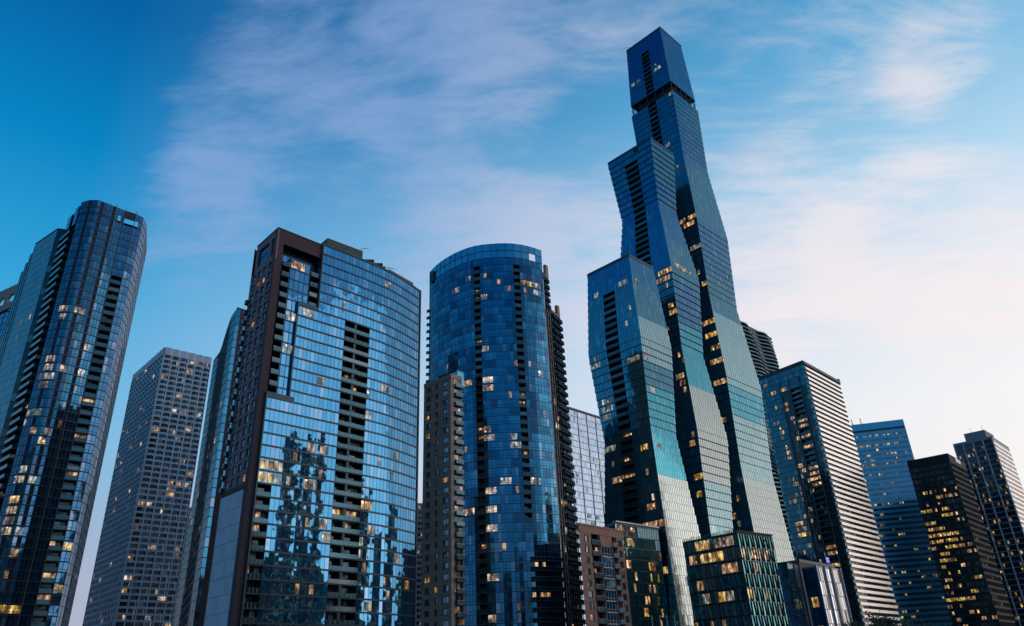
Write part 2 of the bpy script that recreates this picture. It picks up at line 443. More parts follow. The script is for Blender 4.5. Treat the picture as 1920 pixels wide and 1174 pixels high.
def punched(parent, A, B, z0, z1, nf, cols, m, litp=.06, seed=1, wh=(.28, .86), depth=.25, cap=100, kinds=('warm', 'gold'), glass=None, name='window', wallname='wall', sill=True, skip=None):
    """masonry wall with a window in every cell: cols = list of (t0, t1) along the wall; returns windows"""
    A, B = V2(A), V2(B); n = outward(A, B); b = MB(); r = random.Random(seed); zs = zlist(z0, z1, nf); L = (B - A)
    glass = glass or G['punched']
    def q(t, d, z): p = A + L * t - n * d; return (p.x, p.y, z)
    wins = []
    edges = [0.0]
    for t0, t1 in cols: edges += [t0, t1]
    edges.append(1.0)
    for k in range(0, len(edges), 2): b.quad(q(edges[k], 0, z0), q(edges[k + 1], 0, z0), q(edges[k + 1], 0, z1), q(edges[k], 0, z1), m)
    for j in range(nf):
        a, c = zs[j], zs[j + 1]; h = c - a; w0, w1 = a + h * wh[0], a + h * wh[1]
        for k, (t0, t1) in enumerate(cols):
            if skip and skip(k, j):
                b.quad(q(t0, 0, a), q(t1, 0, a), q(t1, 0, c), q(t0, 0, c), m); continue
            b.quad(q(t0, 0, a), q(t1, 0, a), q(t1, 0, w0), q(t0, 0, w0), m); b.quad(q(t0, 0, w1), q(t1, 0, w1), q(t1, 0, c), q(t0, 0, c), m)
            b.quad(q(t0, 0, w0), q(t1, 0, w0), q(t1, depth, w0), q(t0, depth, w0), m); b.quad(q(t0, depth, w1), q(t1, depth, w1), q(t1, 0, w1), q(t0, 0, w1), m)
            b.quad(q(t0, 0, w0), q(t0, depth, w0), q(t0, depth, w1), q(t0, 0, w1), m); b.quad(q(t1, depth, w0), q(t1, 0, w0), q(t1, 0, w1), q(t1, depth, w1), m)
            wins.append((k, j, t0, t1, w0, w1))
    b.build(wallname, parent)
    def win(bb, w):
        k, j, t0, t1, w0, w1 = w; l = r.random() < litp; mm = LIT[r.choice(kinds)] if l else glass
        tm = t0 + (t1 - t0) * r.choice([.35, .5, .65])
        bb.quad(q(t0, depth - .01, w0), q(tm, depth - .01, w0), q(tm, depth - .01, w1), q(t0, depth - .01, w1), mm, rc(r))
        mm2 = mm if r.random() < .6 else glass
        bb.quad(q(tm, depth - .01, w0), q(t1, depth - .01, w0), q(t1, depth - .01, w1), q(tm, depth - .01, w1), mm2, rc(r))
        PA, PB = A + L * t0, A + L * t1; u = L.normalized()
        PM = A + L * tm
        bb.slab(PM - u * .05, PM + u * .05, n, -depth + .02, -depth + .1, w0, w1, M_dark)
        bb.slab(PA + u * .005, PB - u * .005, n, -depth + .02, -depth + .1, w1 - .1, w1 - .005, M_dark)
        if sill: bb.slab(PA, PB, n, -depth + .02, .06, w0 + .004, w0 + .12, M_slab)
    wins.sort(key=lambda w: -w[1])
    for w in wins[:cap]:
        bb = MB(); win(bb, w); bb.build(name, parent)
    if wins[cap:]:
        bb = MB()
        for w in wins[cap:]: win(bb, w)
        tag(bb.build(name, parent), kind='stuff')
    return

def evencols(n, frac, edge=.0):
    o = []; w = (1 - 2 * edge) / n
    for k in range(n): c = edge + w * (k + .5); o.append((c - w * frac / 2, c + w * frac / 2))
    return o

def near(P, pt): pt = V2(pt); return min(range(len(P)), key=lambda i: (P[i] - pt).length)

# ================================================================== setting
def sheet(name, pts, z, m):
    b = MB(); b.poly([(x, y, z) for x, y in pts], m); return tag(b.build(name), kind='structure')
M_ground = plain('paving', (.14, .14, .14), .9, 0, .3, .05)
M_road = plain('asphalt', (.05, .05, .052), .9, 0, .25, .2)
m_, t_ = base_mat('river_water')
n1 = t_.new('ShaderNodeTexNoise', ins={'Scale': .35, 'Detail': 4.0}); tcw = t_.new('ShaderNodeTexCoord'); t_.l.new(tcw.outputs['Object'], n1.inputs['Vector'])
bw = t_.new('ShaderNodeBump', ins={'Strength': .5, 'Distance': .3, 'Height': n1.outputs['Fac']})
gw = t_.new('ShaderNodeBsdfPrincipled', ins={'Base Color': (.01, .035, .04, 1), 'Roughness': .08, 'IOR': 1.33, 'Normal': bw.outputs[0]})
t_.new('ShaderNodeOutputMaterial', ins={0: gw.outputs[0]}); M_water = m_
sheet('ground', [(-9000, -9000), (9000, -9000), (9000, 9000), (-9000, 9000)], -.02, M_ground)
sheet('river', [(-900, -70), (900, -70), (900, 95), (-900, 95)], .0, M_water)
def strip_at(p, d, w, L):
    p = V2(p); d = V2(d).normalized(); n = Vector((-d.y, d.x, 0)); return [tuple((p + d * s * L + n * k * w)[:2]) for s, k in ((-1, -1), (1, -1), (1, 1), (-1, 1))]
sheet('road', strip_at((110, 235), U, 6, 260), .004, M_road)
M_line = plain('road_paint', (.75, .75, .7), .7)
b = MB()
for k in range(60):
    q = strip_at(V2((110, 235)) + U * (k * 8 - 240), U, .08, 1.5); b.poly([(x, y, .008) for x, y in q], M_line)
tag(b.build('road_marking'), kind='structure')
b = MB()
for s in (-1, 1):
    c = V2((110, 235)) + V * s * 7.6; q = strip_at(c, U, 1.5, 260); q.reverse() if False else None
    b.hexa([(x, y, 0.0) for x, y in q], [(x, y, .13) for x, y in q], M_conc)
tag(b.build('pavement'), kind='structure')
b = MB(); b.hexa([(-900, 95, -.01), (900, 95, -.01), (900, 96, -.01), (-900, 96, -.01)], [(-900, 95, 1.6), (900, 95, 1.6), (900, 96, 1.6), (-900, 96, 1.6)], M_conc)
tag(b.build('river_wall'), kind='structure')

# ================================================================== St Regis-like triple tower
T = thing('glass_skyscraper', 'tallest tower, three rippling blue-green glass stems with one open dark storey near the top', 'skyscraper')
def stem(key, cu, cv, a, bb, nodes, es, nl, nr, zs, tint, skip=None, f=1.0):
    cu, cv, a, bb, es = cu * f, cv * f, a * f, bb * f, [x * f for x in es]
    nodes = [max(0, 4 + (z - 4) * f) for z in nodes]; zs = [max(0, 4 + (z - 4) * f) for z in zs]
    def e(z):
        z = max(nodes[0], min(nodes[-1], z))
        for k in range(len(nodes) - 1):
            if z <= nodes[k + 1]: t = (z - nodes[k]) / (nodes[k + 1] - nodes[k]); return es[k] + (es[k + 1] - es[k]) * t
    c = U * cu + V * cv
    def P(z):
        x = e(z); A, B = a + x, bb + x
        L, C, Rr, K = c - U * A + V * B, c - U * A - V * B, c + U * A - V * B, c + U * A + V * B
        o = [L.lerp(C, i / nl) for i in range(nl)] + [C.lerp(Rr, i / nr) for i in range(nr)] + [Rr.lerp(K, i / 8) for i in range(8)] + [K.lerp(L, i / 8) for i in range(9)]
        return o
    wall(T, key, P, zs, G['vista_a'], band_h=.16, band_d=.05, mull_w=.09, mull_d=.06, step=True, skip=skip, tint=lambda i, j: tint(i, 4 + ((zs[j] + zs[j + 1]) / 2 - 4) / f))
    zt = zs[-1]; P_ = P((zs[-2] + zs[-1]) / 2); q = [P_[0], P_[nl], P_[nl + nr], P_[nl + nr + 8]]
    roof(T, q, zt, 1.3, M_band)
    b = MB()      # thin glass guard along the roof edge
    for A, B in ((q[0], q[1]), (q[1], q[2])):
        n = outward(A, B); b.slab(A, B, n, -.9, -.85, zt + 1.3, zt + 2.1, M_rail)
    b.build('roof_guard', T)
    # fine light line up the visible corner
    def trim(j0, j1):
        b = MB()
        for j in range(j0, j1):
            p = P((zs[j] + zs[j + 1]) / 2)[nl]; x, y = p.x, p.y
            b.hexa([(x - .1, y - .16, zs[j]), (x + .1, y - .16, zs[j]), (x + .1, y, zs[j]), (x - .1, y, zs[j])], [(x - .1, y - .16, zs[j + 1]), (x + .1, y - .16, zs[j + 1]), (x + .1, y, zs[j + 1]), (x - .1, y, zs[j + 1])], M_alu)
        b.build('corner_trim', T)
    if key == 's3': trim(0, 86); trim(88, len(zs) - 1)
    else: trim(0, len(zs) - 1)
    return P
def t3(i, z):
    if i >= 20: return G['vista_e'] if z > 310 else G['vista_a'] if z > 290 else G['vista_e'] if z > 262 else G['vista_a'] if z > 222 else G['vista_e'] if z > 190 else G['vista_a'] if z > 168 else G['vista_b'] if z > 128 else G['vista_c'] if z > 112 else G['vista_b'] if z > 82 else G['vista_d']
    if 12 <= i and z < 262: return G['inner']  # shade of the inner corner, put into the glass colour
    return G['vista_e'] if z > 335 else G['vista_a']
def t2(i, z):
    if i >= 20: return G['vista_a'] if z > 238 else G['vista_e'] if z > 200 else G['vista_a'] if z > 175 else G['vista_e'] if z > 156 else G['vista_c'] if z > 121 else G['vista_d'] if z > 80 else G['vista_b']
    if 13 <= i and z < 184: return G['inner']  # inner-corner shade painted as duller glass below the short stem's roof
    return G['vista_a'] if z > 240 or z < 170 else G['vista_e']
def t1(i, z):
    if i >= 20: return G['vista_e'] if z > 169 else G['vista_a'] if z > 154 else G['vista_b'] if z > 131 else G['vista_a'] if z > 120 else G['vista_c'] if z > 80 else G['vista_d']
    return G['vista_e'] if z > 172 else G['vista_a']
zs1 = zlist(0, 185, 51); zs2 = zlist(0, 263, 73); zs3 = zlist(0, 312, 86) + [315.75, 319.5] + zlist(319.5, 365, 13)[1:]
sk1 = lambda i, j: 7 <= i < 12 and 16 <= j < 47
sk2 = lambda i, j: 7 <= i < 13 and 46 <= j < 71
sk3 = lambda i, j: (j in (86, 87)) or (8 <= i < 12 and (62 <= j < 86 or 88 <= j < 98))
P1 = stem('s1', 267.7, 189.1, 12.5, 15.9, [0, 13, 57, 100, 142, 185], [2.5, 3.6, -.3, -3.2, -.6, -2.9], 20, 17, zs1, t1, sk1, .924)
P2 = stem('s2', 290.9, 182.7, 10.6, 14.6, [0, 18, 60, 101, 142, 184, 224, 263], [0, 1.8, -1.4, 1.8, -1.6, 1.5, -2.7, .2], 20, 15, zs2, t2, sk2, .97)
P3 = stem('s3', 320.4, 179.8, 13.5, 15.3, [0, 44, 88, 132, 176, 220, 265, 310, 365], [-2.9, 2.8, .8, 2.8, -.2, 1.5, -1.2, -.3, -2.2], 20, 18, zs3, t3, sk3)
slot(T, 's1', 7, 12, 16, 47, 2.4, .35, 1.25, lits=(22, (24, 0), 27), backn=3, name='balcony')
slot(T, 's2', 7, 13, 46, 71, 2.4, .35, 1.3, lits=((52, 1),), backn=3, name='balcony')
slot(T, 's3', 8, 12, 62, 86, 2.4, .35, 1.2, backn=2)
slot(T, 's3', 8, 12, 88, 98, 2.4, .35, 1.2, backn=2)
# the open dark storey of the tall stem: recessed core, columns, louvres
b = MB(); c = U * 320.4 + V * 179.8
def rect(c, a, bb): return [c - U * a - V * bb, c + U * a - V * bb, c + U * a + V * bb, c - U * a + V * bb]
q = rect(c, 9.5, 11.2); b.hexa([(p.x, p.y, 311.9) for p in q], [(p.x, p.y, 319.6) for p in q], M_black)
b.build('core_wall', T)
b = MB()
for z in (311.9, 319.3): q = rect(c, 13.0, 14.8); b.hexa([(p.x, p.y, z) for p in q], [(p.x, p.y, z + .3) for p in q], M_black)
b.build('floor_slab', T)
b = MB(); q = rect(c, 12.3, 14.1)
for A, B in zip(q, q[1:] + q[:1]):
    for k in range(5):
        p = A.lerp(B, k / 5); rod(b, (p.x, p.y, 312.2), (p.x, p.y, 319.3), .35, M_dark)
    n = outward(A, B); b.slab(A, B, n, 0, .06, 315.4, 315.9, M_dark)
    for k in range(24):
        p = A.lerp(B, k / 24); d = (B - A).normalized() * .06; b.slab(p, p + d, n, .07, .12, 312.2, 319.3, M_dark)
b.build('louvre_screen', T)
# roof equipment on the tall stem
b = MB(); c2 = U * 302 + V * 184; q = rect(c2, 14, 6); b.hexa([(p.x, p.y, 0) for p in q], [(p.x, p.y, 245) for p in q], M_black); b.build('core_wall', T); b = MB(); c2 = U * 266 + V * 183; q = rect(c2, 14, 6); b.hexa([(p.x, p.y, 0) for p in q], [(p.x, p.y, 164) for p in q], M_black); b.build('core_wall', T)
p = P3(363)[1]; crane(T, p.x + .8, p.y + .8, 366, (-1, .3), .9)
for k in (3, 5): p = P3(363)[k]; b = MB(); rod(b, (p.x + 1, p.y + 1, 365), (p.x + 1, p.y + 1, 367 + k * .3), .08, M_dark); b.build('mast', T)
# dark notch on the second stem's parapet
p0, p1 = P2(254)[12], P2(254)[14]; n = outward(p0, p1); b = MB(); b.slab(p0, p1, n, .02, .1, 252.6, 256.4, M_black); b.build('louvre', T)

# ================================================================== left drum tower
A_ = thing('apartment_tower', 'dark curved glass tower near the left edge with stacked balconies and rounded front', 'tower')
zsA = zlist(0, 172, 55)
PA = sum([subdiv(q, 1.12)[:-1] for q in ([(-158.5, 227.6), (-155.1, 226.5)], [(-155.1, 226.5), (-152.0, 226.8)], [(-152.0, 226.8), (-149.6, 229.2)])], []) + subdiv([(-149.6, 229.2), (-147.5, 231.6)], 1.12)
PB = subdiv([(-147.5, 231.6), (-145.4, 234.4)], 1.15); PC = subdiv([(-145.4, 234.4), (-142.5, 236.8)], 1.25); PD = subdiv([(-142.5, 236.8), (-140.9, 239.3)], 1.4)
nA = len(PA) - 1
def tA(i, j):
    if i in (nA - 1, nA - 5, nA - 9): return M_black
    return G['drum_side'] if i % 4 in (1,) else G['drum'] if (i * 7 + j // 3) % 5 else G['blue']
wall(A_, 'Amain', PA, zsA, G['drum'], tint=tA, band_h=.4, band_d=.14, mull_w=.1, midrail=1.1)
wall(A_, 'Ab', PB, zsA, G['drum'], band_h=.4, midrail=1.1, skip=lambda i, j: j == 53 and i == 1, tint=lambda i, j: G['blue'] if (i + j // 4) % 3 else G['drum'])
wall(A_, 'Aclow', PC, zsA[:9], G['blue'], band_h=.4, midrail=1.1)
wall(A_, 'Actop', PC, zsA[46:54], G['blue'], band_h=.4, midrail=1.1)
REG['Ac'] = (lambda z: PC, zsA, False, A_)
b = MB(); b.slab(PC[0], PC[-1], outward(PC[0], PC[-1]), -.4, .1, zsA[54], zsA[55], M_dark); b.build('crown_rail', A_)
wall(A_, 'Ad', PD, zsA, G['drum'], band_h=.4, midrail=1.1, skip=lambda i, j: j == 53 and i == 0)
slot(A_, 'Ac', 0, len(PC) - 1, 8, 46, 1.8, .3, 1.3, lits=(30, 22, 26, 12, (15, 0), 10), rail=M_rail)
PE = subdiv([(-140.9, 239.3), (-141.9, 244.5), (-150, 262)], 2.2)
wall(A_, 'Ae', PE, zsA, G['drum'], band_h=.15, mull=M_white, mull_w=.12)
b = MB()
for k, pt in enumerate([(-147.5, 231.6), (-145.4, 234.4), (-142.5, 236.8)]):
    p = V2(pt); n = Vector((.65, -.76, 0)); q = p + n * .25; rod(b, (q.x, q.y, 0), (q.x, q.y, 173), .14, M_beige, 4)
b.build('fin', A_)
# fin at the right end
b = MB(); q0, q1 = V2((-140.9, 239.3)), V2((-140.05, 240.2)); n = outward(q0, q1); d = (q1 - q0).normalized() * .12
b.slab(q0, q0 + d, n, -.05, .12, 40, 122, M_white); b.slab(q1 - d, q1, n, -.05, .12, 40, 122, M_alu)
for k in range(27): b.slab(q0 + d, q1 - d, n, -.04, .1, 40 + 3.127 * k, 40.18 + 3.127 * k, M_white)
b.build('end_fin', A_)
# left wing
PW = subdiv([(-185.3, 245.9), (-171.1, 236.2)], 1.3); zw = zlist(0, 166, 53)
wall(A_, 'Aw', PW, zw, G['drum_side'], band_h=.12, band_d=.04, mull_w=.05, mull_d=.03, tint=lambda i, j: G['drum_side'] if i % 5 else G['drum'])
PX = subdiv([(-171.1, 236.2), (-168.6, 237.2)], n=2); wall(A_, 'Ax', PX, zw, G['dark'], band_h=.25)
# balconied recess between wing and drum
PY = [V2((-168.6, 237.2)), V2((-165.8, 235.0)), V2((-162.9, 232.6)), V2((-160.2, 230.2)), V2((-158.5, 227.6))]
wall(A_, 'Ay', PY, zsA, G['dark'], band_h=.3, mull_w=.1)
A0, B0 = PY[0] + (PY[3] - PY[0]) * .1, PY[3]
proj_balc(A_, A0, B0, zsA, 4, 52, 1.7, .3, 1.0)
for q0, q1, h in (((-165.4, 232.9), (-163.6, 231.2), 169), ((-161.6, 229.9), (-159.6, 228.4), 171)):
    q0, q1 = V2(q0), V2(q1); b = MB(); b.slab(q0, q1, outward(q0, q1), -1.2, 0, 163, h, G['drum']); b.build('roof_fin', A_)
roof(A_, [PW[0], PW[-1], PX[-1], PY[1], PY[-1]] + PA[1:] + [PB[-1], PC[-1], PD[-1], PE[-1], V2((-185, 272))], 166.5, .1, M_dark)
body(A_, [(-150, 262), (-185, 272), (-203, 266)], 0, 166, M_dark)
PV = []
for k in range(7): PV.append(V2((-203, 266)).lerp(V2((-185.3, 245.9)), k / 6) + Vector((0, 1.3 if k in (1, 3, 5) else 0, 0)))
wall(A_, 'Av', subdiv(PV, 1.5), zw, G['drum_side'], band_h=.12, band_d=.04, mull_w=.05, tint=lambda i, j: G['dark'] if i % 5 == 2 else G['drum_side'])

# far-left tower with the stone crown
X = thing('apartment_tower', 'ribbed glass tower with arched stone crown, cut off by the left edge', 'tower')
PX1 = []
for k in range(6):
    p = V2((-262, 315)).lerp(V2((-222.5, 292.5)), k / 5)
    PX1.append(p + Vector((0, 1.2 if k % 2 else 0, 0)))
PX1s = subdiv(smooth(PX1, 4), 1.6)
wall(X, 'X', PX1s, zlist(0, 164, 51), G['drum_side'], band_h=.25, tint=lambda i, j: G['drum'] if i % 6 == 0 else G['resid'])
wall(X, 'Xr', subdiv([(-222.5, 292.5), (-226, 320)], 3), zlist(0, 164, 51), G['drum'])
b = MB(); A, B = V2((-263, 314.3)), V2((-221.6, 291.6)); n = outward(A, B); L = (B - A)
ops = [(k / 6 + .03, k / 6 + .137) for k in range(6)]
b.slab(A, B, n, -.8, .3, 164, 167.5, M_crown); b.slab(A, B, n, -.8, .3, 171.6, 176, M_crown)
e = [0] + [x for o in ops for x in o] + [1]
for k in range(0, len(e), 2): b.slab(A + L * e[k], A + L * e[k + 1], n, -.8, .3, 167.5, 171.6, M_crown)
for t0, t1 in ops:      # arched heads
    for s in (0, 1):
        for q in range(4):
            x0 = t0 + (t1 - t0) * q * .12 if not s else t1 - (t1 - t0) * (q + 1) * .12
            b.slab(A + L * x0, A + L * (x0 + (t1 - t0) * .12), n, -.75, .25, 171.6 - (4 - q) ** 2 * .1, 171.6, M_crown)
b.build('crown', X)
roof(X, [PX1s[0], PX1s[-1], (-226, 320), (-262, 340)], 164, .3)

# ================================================================== concrete tower with bay windows
B_ = thing('concrete_tower', 'pale concrete tower with a grid of sawtooth bay windows', 'tower')
def baywall(A, B, nc, zs, key, proj=.95, ap=.62, litp=.07, seed=3, cap=100, pier=.16):
    A, B = V2(A), V2(B); n = outward(A, B); L = B - A; r = random.Random(seed); b = MB(); wins = []
    nf = len(zs) - 1
    for k in range(nc):
        t0, t1 = k / nc, (k + 1) / nc; w = t1 - t0
        a, c, d = t0 + w * pier / 2, t0 + w * ap, t1 - w * pier / 2
        def q(t, o, z): p = A + L * t + n * o; return (p.x, p.y, z)
        b.slab(A + L * (t0 - w * pier / 2 if k else t0), A + L * a, n, -.4, .42, zs[0], zs[-1], M_bconc)
        for j in range(nf):
            z0, z1 = zs[j], zs[j + 1]; h = z1 - z0; s = z0 + h * .36
            b.quad(q(a, .1, z0), q(c, proj, z0), q(c, proj, s), q(a, .1, s), M_bconc); b.quad(q(c, proj, z0), q(d, .1, z0), q(d, .1, s), q(c, proj, s), M_bconc)
            b.poly([q(a, .1, s), q(c, proj, s), q(d, .1, s)], M_bconc); b.poly([q(d, .1, z0), q(c, proj, z0), q(a, .1, z0)], M_bconc)
            wins.append((k, j, a, c, d, s, z1))
    b.slab(A + L * (1 - pier / nc / 2), B, n, -.4, .42, zs[0], zs[-1], M_bconc)
    zt, z4 = zs[-1], zs[-1] + 4.2
    for k in range(nc):
        a, c, d = k / nc, (k + ap) / nc, (k + 1) / nc
        b.quad(q(a, .3, zt), q(c, proj, zt), q(c, proj, z4), q(a, .3, z4), M_bconc); b.quad(q(c, proj, zt), q(d, .3, zt), q(d, .3, z4), q(c, proj, z4), M_bconc)
        b.poly([q(a, -.4, z4), q(a, .3, z4), q(c, proj, z4), q(d, .3, z4), q(d, -.4, z4)], M_bconc); b.poly([q(d, .3, zt), q(c, proj, zt), q(a, .3, zt)], M_bconc)
    b.build('wall', B_)
    def win(bb, w):
        k, j, a, c, d, s, z1 = w
        def q(t, o, z): p = A + L * t + n * o; return (p.x, p.y, z)
        l = r.random() < litp; g1 = LIT[r.choice(['warm', 'gold', 'soft'])] if l and r.random() < .8 else G['bay'] if r.random() < .8 else G['dark']
        g2 = LIT['warm'] if l and r.random() < .5 else G['bay2']
        o = .22
        bb.quad(q(a, .1 - o + .1, s), q(c, proj - o, s), q(c, proj - o, z1), q(a, .1 - o + .1, z1), g1, rc(r)); bb.quad(q(c, proj - o, s), q(d, .1 - o + .1, s), q(d, .1 - o + .1, z1), q(c, proj - o, z1), g2, rc(r))
        p = A + L * c + n * (proj - .2); bb.hexa([(p.x - .05, p.y - .05, s), (p.x + .05, p.y - .05, s), (p.x + .05, p.y + .05, s), (p.x - .05, p.y + .05, s)],
            [(p.x - .05, p.y - .05, z1), (p.x + .05, p.y - .05, z1), (p.x + .05, p.y + .05, z1), (p.x - .05, p.y + .05, z1)], M_dark)
    wins.sort(key=lambda w: -w[1])
    for w in wins[:cap]: bb = MB(); win(bb, w); bb.build('bay_window', B_)
    bb = MB()
    for w in wins[cap:]: win(bb, w)
    if wins[cap:]: tag(bb.build('bay_window', B_), kind='stuff')
zB = zlist(0, 171, 59)
baywall((-222.6, 402.2), (-187.8, 365.3), 12, zB, 'Bl', .8, .55, .08, 5, 0, .1)
baywall((-187.8, 365.3), (-169.1, 382.1), 6, zB, 'Br', .95, .62, .2, 9, 96)
body(B_, [(-169.1, 382.1), (-203.5, 419), (-222.6, 402.2)], 0, 175, M_bconc); roof(B_, [(-222.6, 402.2), (-187.8, 365.3), (-169.1, 382.1), (-203.5, 419)], 174, .5, M_bconc)

# grey-green tower behind it
Y = thing('office_tower', 'low grey-green tower with white piers, right of the concrete bay-window tower', 'tower')
A, B = V2((-203, 450)), V2((-172, 424)); P = subdiv([A, B], 1.5)
wall(Y, 'Y', P, zlist(0, 105, 30), G['green'], band_h=.7, mull=M_gridw, mull_w=.35, mull_d=.3, every=3)
b = MB(); n = outward(A, B)
for t in (.62, .66): p = A.lerp(B, t); b.slab(p, p + (B - A).normalized() * .7, n, 0, .8, 0, 104, M_white)
b.build('pier', Y); roof(Y, [A, B, B + U * 20, A + U * 20], 105, 1.5); boxobj('roof_box', Y, A.lerp(B, .7) + U * 8, U, V, 5, 6, 105, 111, M_dark)
body(Y, [B, B + U * 20, A + U * 20, A], 0, 105)
litrand('Y', 26, ('warm', 'soft'), seed=8, nmax=1)

# ================================================================== glossy sliver tower left of the brick one
Z = thing('glass_tower', 'narrow glossy glass tower with cyan side, directly left of the brown brick tower', 'tower')
zZ = zlist(0, 135, 42)
P = subdiv(smooth([(-130, 296), (-124.2, 287.5), (-116, 271), (-107.5, 254.5), (-102.9, 247.8)], 4), 1.6)
wall(Z, 'Z1', P, zZ, G['inner'], band_h=.2, mull_w=.08)
P = subdiv([(-102.9, 247.8), (-88, 262.5)], 1.5)
wall(Z, 'Z2', P, zZ, G['blue'], band_h=.25)
b = MB(); A, B = P[1], P[2]; b.slab(A, B, outward(A, B), .02, .15, 0, 135, M_brickd); b.build('pier', Z)
roof(Z, [(-130, 296), (-124.2, 287.5), (-102.9, 247.8), (-88, 262.5), (-112, 305)], 135, .4); body(Z, [(-88, 262.5), (-112, 305), (-130, 296)], 0, 135)
litrand('Z1', 34, ('warm', 'soft', 'cool'), (4, 33), seed=9, nmax=1)

# ================================================================== brick and glass residence
C_ = thing('residential_tower', 'brown brick tower with a curved blue glass front stepping down to the left', 'tower')
h3 = 121 / 39
Lc, Cc = V2((-72.9, 183.8)), V2((-64.1, 174.6)); Lw = Lc + V * 1.7
punched(C_, Lw, Cc, 49.7, 111.6, 20, [(.07, .22), (.29, .44), (.52, .67), (.75, .89)], M_brick, .09, 11, (.18, .86), .3, 80)
n = outward(Lc, Cc); b = MB()
# top: brick frame round a big loft window
b.slab(Lc, Cc, n, -.5, 0, 111.6, 113.2, M_brick); b.slab(Lc, Cc, n, -.5, 0, 118.8, 121.4, M_brick)
D = Cc - Lc
for t0, t1 in ((0, .1), (.62, .74), (.86, 1)): b.slab(Lc + D * t0, Lc + D * t1, n, -.5, 0, 113.2, 118.8, M_brick)
b.build('parapet_frame', C_)
P = subdiv([Lc + D * .1 - n * .45, Lc + D * .62 - n * .45], 1.1); wall(C_, 'Cloft', P, [113.2, 116, 118.8], G['blue'], name='loft_window', band_h=.1)
P = subdiv([Lc + D * .74 - n * .45, Lc + D * .86 - n * .45], n=1); wall(C_, 'Cloft2', P, [113.2, 118.8], G['dark'], name='loft_window', band_h=.1)
# pale panel low on the side, framed in dark red brick
b = MB(); b.slab(Lw - D.normalized() * 1.2, Cc, n, -.4, -.02, 0, 49.7, M_brickd); b.slab(Lw - D.normalized() * 1.2, Cc, n, -.02, .12, 48.7, 49.9, M_brickd)
b.build('side_wall', C_)
b = MB(); A, B = Lw - D.normalized() * .2, Cc - D.normalized() * 2.0
M_pan = [M_panel, plain('pale_grey_panel_b', (.39, .465, .56), .55, 0, .2, .15), plain('pale_grey_panel_c', (.45, .53, .62), .6, 0, .2, .2)]
for k in range(13):
    for q in range(6):
        A2, B2 = A.lerp(B, q / 6), A.lerp(B, (q + 1) / 6); e = (B - A).normalized() * .012
        b.slab(A2 + e, B2 - e, n, 0, .07 + .01 * ((k * 5 + q * 3) % 3), 48.5 - 3.9 * (k + 1) + .09, 48.5 - 3.9 * k, M_pan[(k * 7 + q * 5) % 3])
b.build('side_panel', C_)
# wing balconies on the far left end
proj_balc(C_, Lw - D.normalized() * .1, Lw + D.normalized() * 1.1, zlist(0, 121, 39), 16, 34, .9, .25, 1.0)
# corner pilaster, lintel
fr = [Cc, V2((-62.6, 176.1))]; n2 = outward(*fr); b = MB(); b.slab(fr[0], fr[1], n2, -1.5, 0, 0, 121.4, M_brickd)
q0, q1 = V2((-62.6, 176.1)), V2((-54.4, 184.6)); b.slab(q0, q1, n2, -.6, 0, 116.7, 121.4, M_brickd); b.build('pilaster', C_)
b = MB(); b.slab(q1, q1 + (q1 - q0).normalized() * .7, n2, -1.5, .5, 98.4, 119.5, M_parapet); b.build('frame_fin', C_)
zC = zlist(0, 121, 39)
Lb = (q1 - q0)
PBay = subdiv([q0 + Lb * .24 - n2 * .1, q0 + Lb * .74 - n2 * .1], n=4)
wall(C_, 'Cbay', PBay, zlist(65.1, 113, 15), G['resid'], band_h=.35)
b = MB(); A, B = q0 + Lb * .24, q0 + Lb * .24
b.slab(q0 + Lb * .22, q0 + Lb * .24, n2, -2.6, -.1, 65, 113, G['blue']); b.slab(q0 + Lb * .74, q0 + Lb * .76, n2, -2.6, -.1, 65, 113, G['dark']); b.slab(q0 + Lb * .22, q0 + Lb * .76, n2, -2.6, -.08, 113, 113.3, M_band); b.build('bay_side', C_)
Pr = subdiv([q0 - n2 * 2.6, q1 - n2 * 2.6], 1.4); wall(C_, 'Crec', Pr, zlist(65.1, 118, 17), G['resid'], band_h=.3)
zb = zlist(65.1, 113, 15)
proj_balc(C_, q0 - n2 * 2.5 + Lb * .01, q0 - n2 * 2.5 + Lb * .21, zb, 1, 15, 2.9, .3, 1.05)
proj_balc(C_, q0 - n2 * 2.5 + Lb * .77, q1 - n2 * 2.5, zb, 9, 15, 2.6, .3, 1.05)
b = MB(); b.slab(q0 - n2 * 2.6, q0 - n2 * 2.5, n, 0, 0.02, 65, 113, M_recess); b.build('recess', C_)
# the curved glass front
path = [(-62.3, 175.7), (-58.0, 180.1), (-53.5, 184.8), (-49.8, 188.4), (-45.7, 192.6), (-41.3, 197.5), (-37.1, 202.6), (-33.4, 208.6), (-29.9, 215.4)]
PC_ = subdiv(smooth(path, 4), 1.22); NC = len(PC_) - 1
i97, i121 = near(PC_, (-58.2, 179.8)), near(PC_, (-53.9, 184.4))
sL, sR = near(PC_, (-47.3, 190.8)), near(PC_, (-41.7, 196.9))
j70, j97 = round(70 / h3), round(98.4 / h3)
j70t, j97t = j70, j97
def skC(i, j):
    if j >= j97 and i < i121: return True
    if j >= j70 and i < i97: return True
    if j < j97 and sL <= i < sR: return True
    if j < 16 and i < 3: return True
    return False
wall(C_, 'C', PC_, zC, G['resid'], skip=skC, band_h=.42, band_d=.16, mull_w=.055, mull_d=.04)
slot(C_, 'C', sL, sR, 1, j97, 2.0, .32, 1.1, lits=((26, 1), 14, (13, 2), (25, 2)), backn=4, split=6, curtain=.18)
b = MB(); pm = PC_[(sL + sR) // 2]; n = outward(PC_[sL], PC_[sR]); d = (PC_[sR] - PC_[sL]).normalized() * .35; b.slab(pm - d, pm + d, n, -1.9, -.05, 0, zC[j97], M_parapet); b.build('pier', C_)
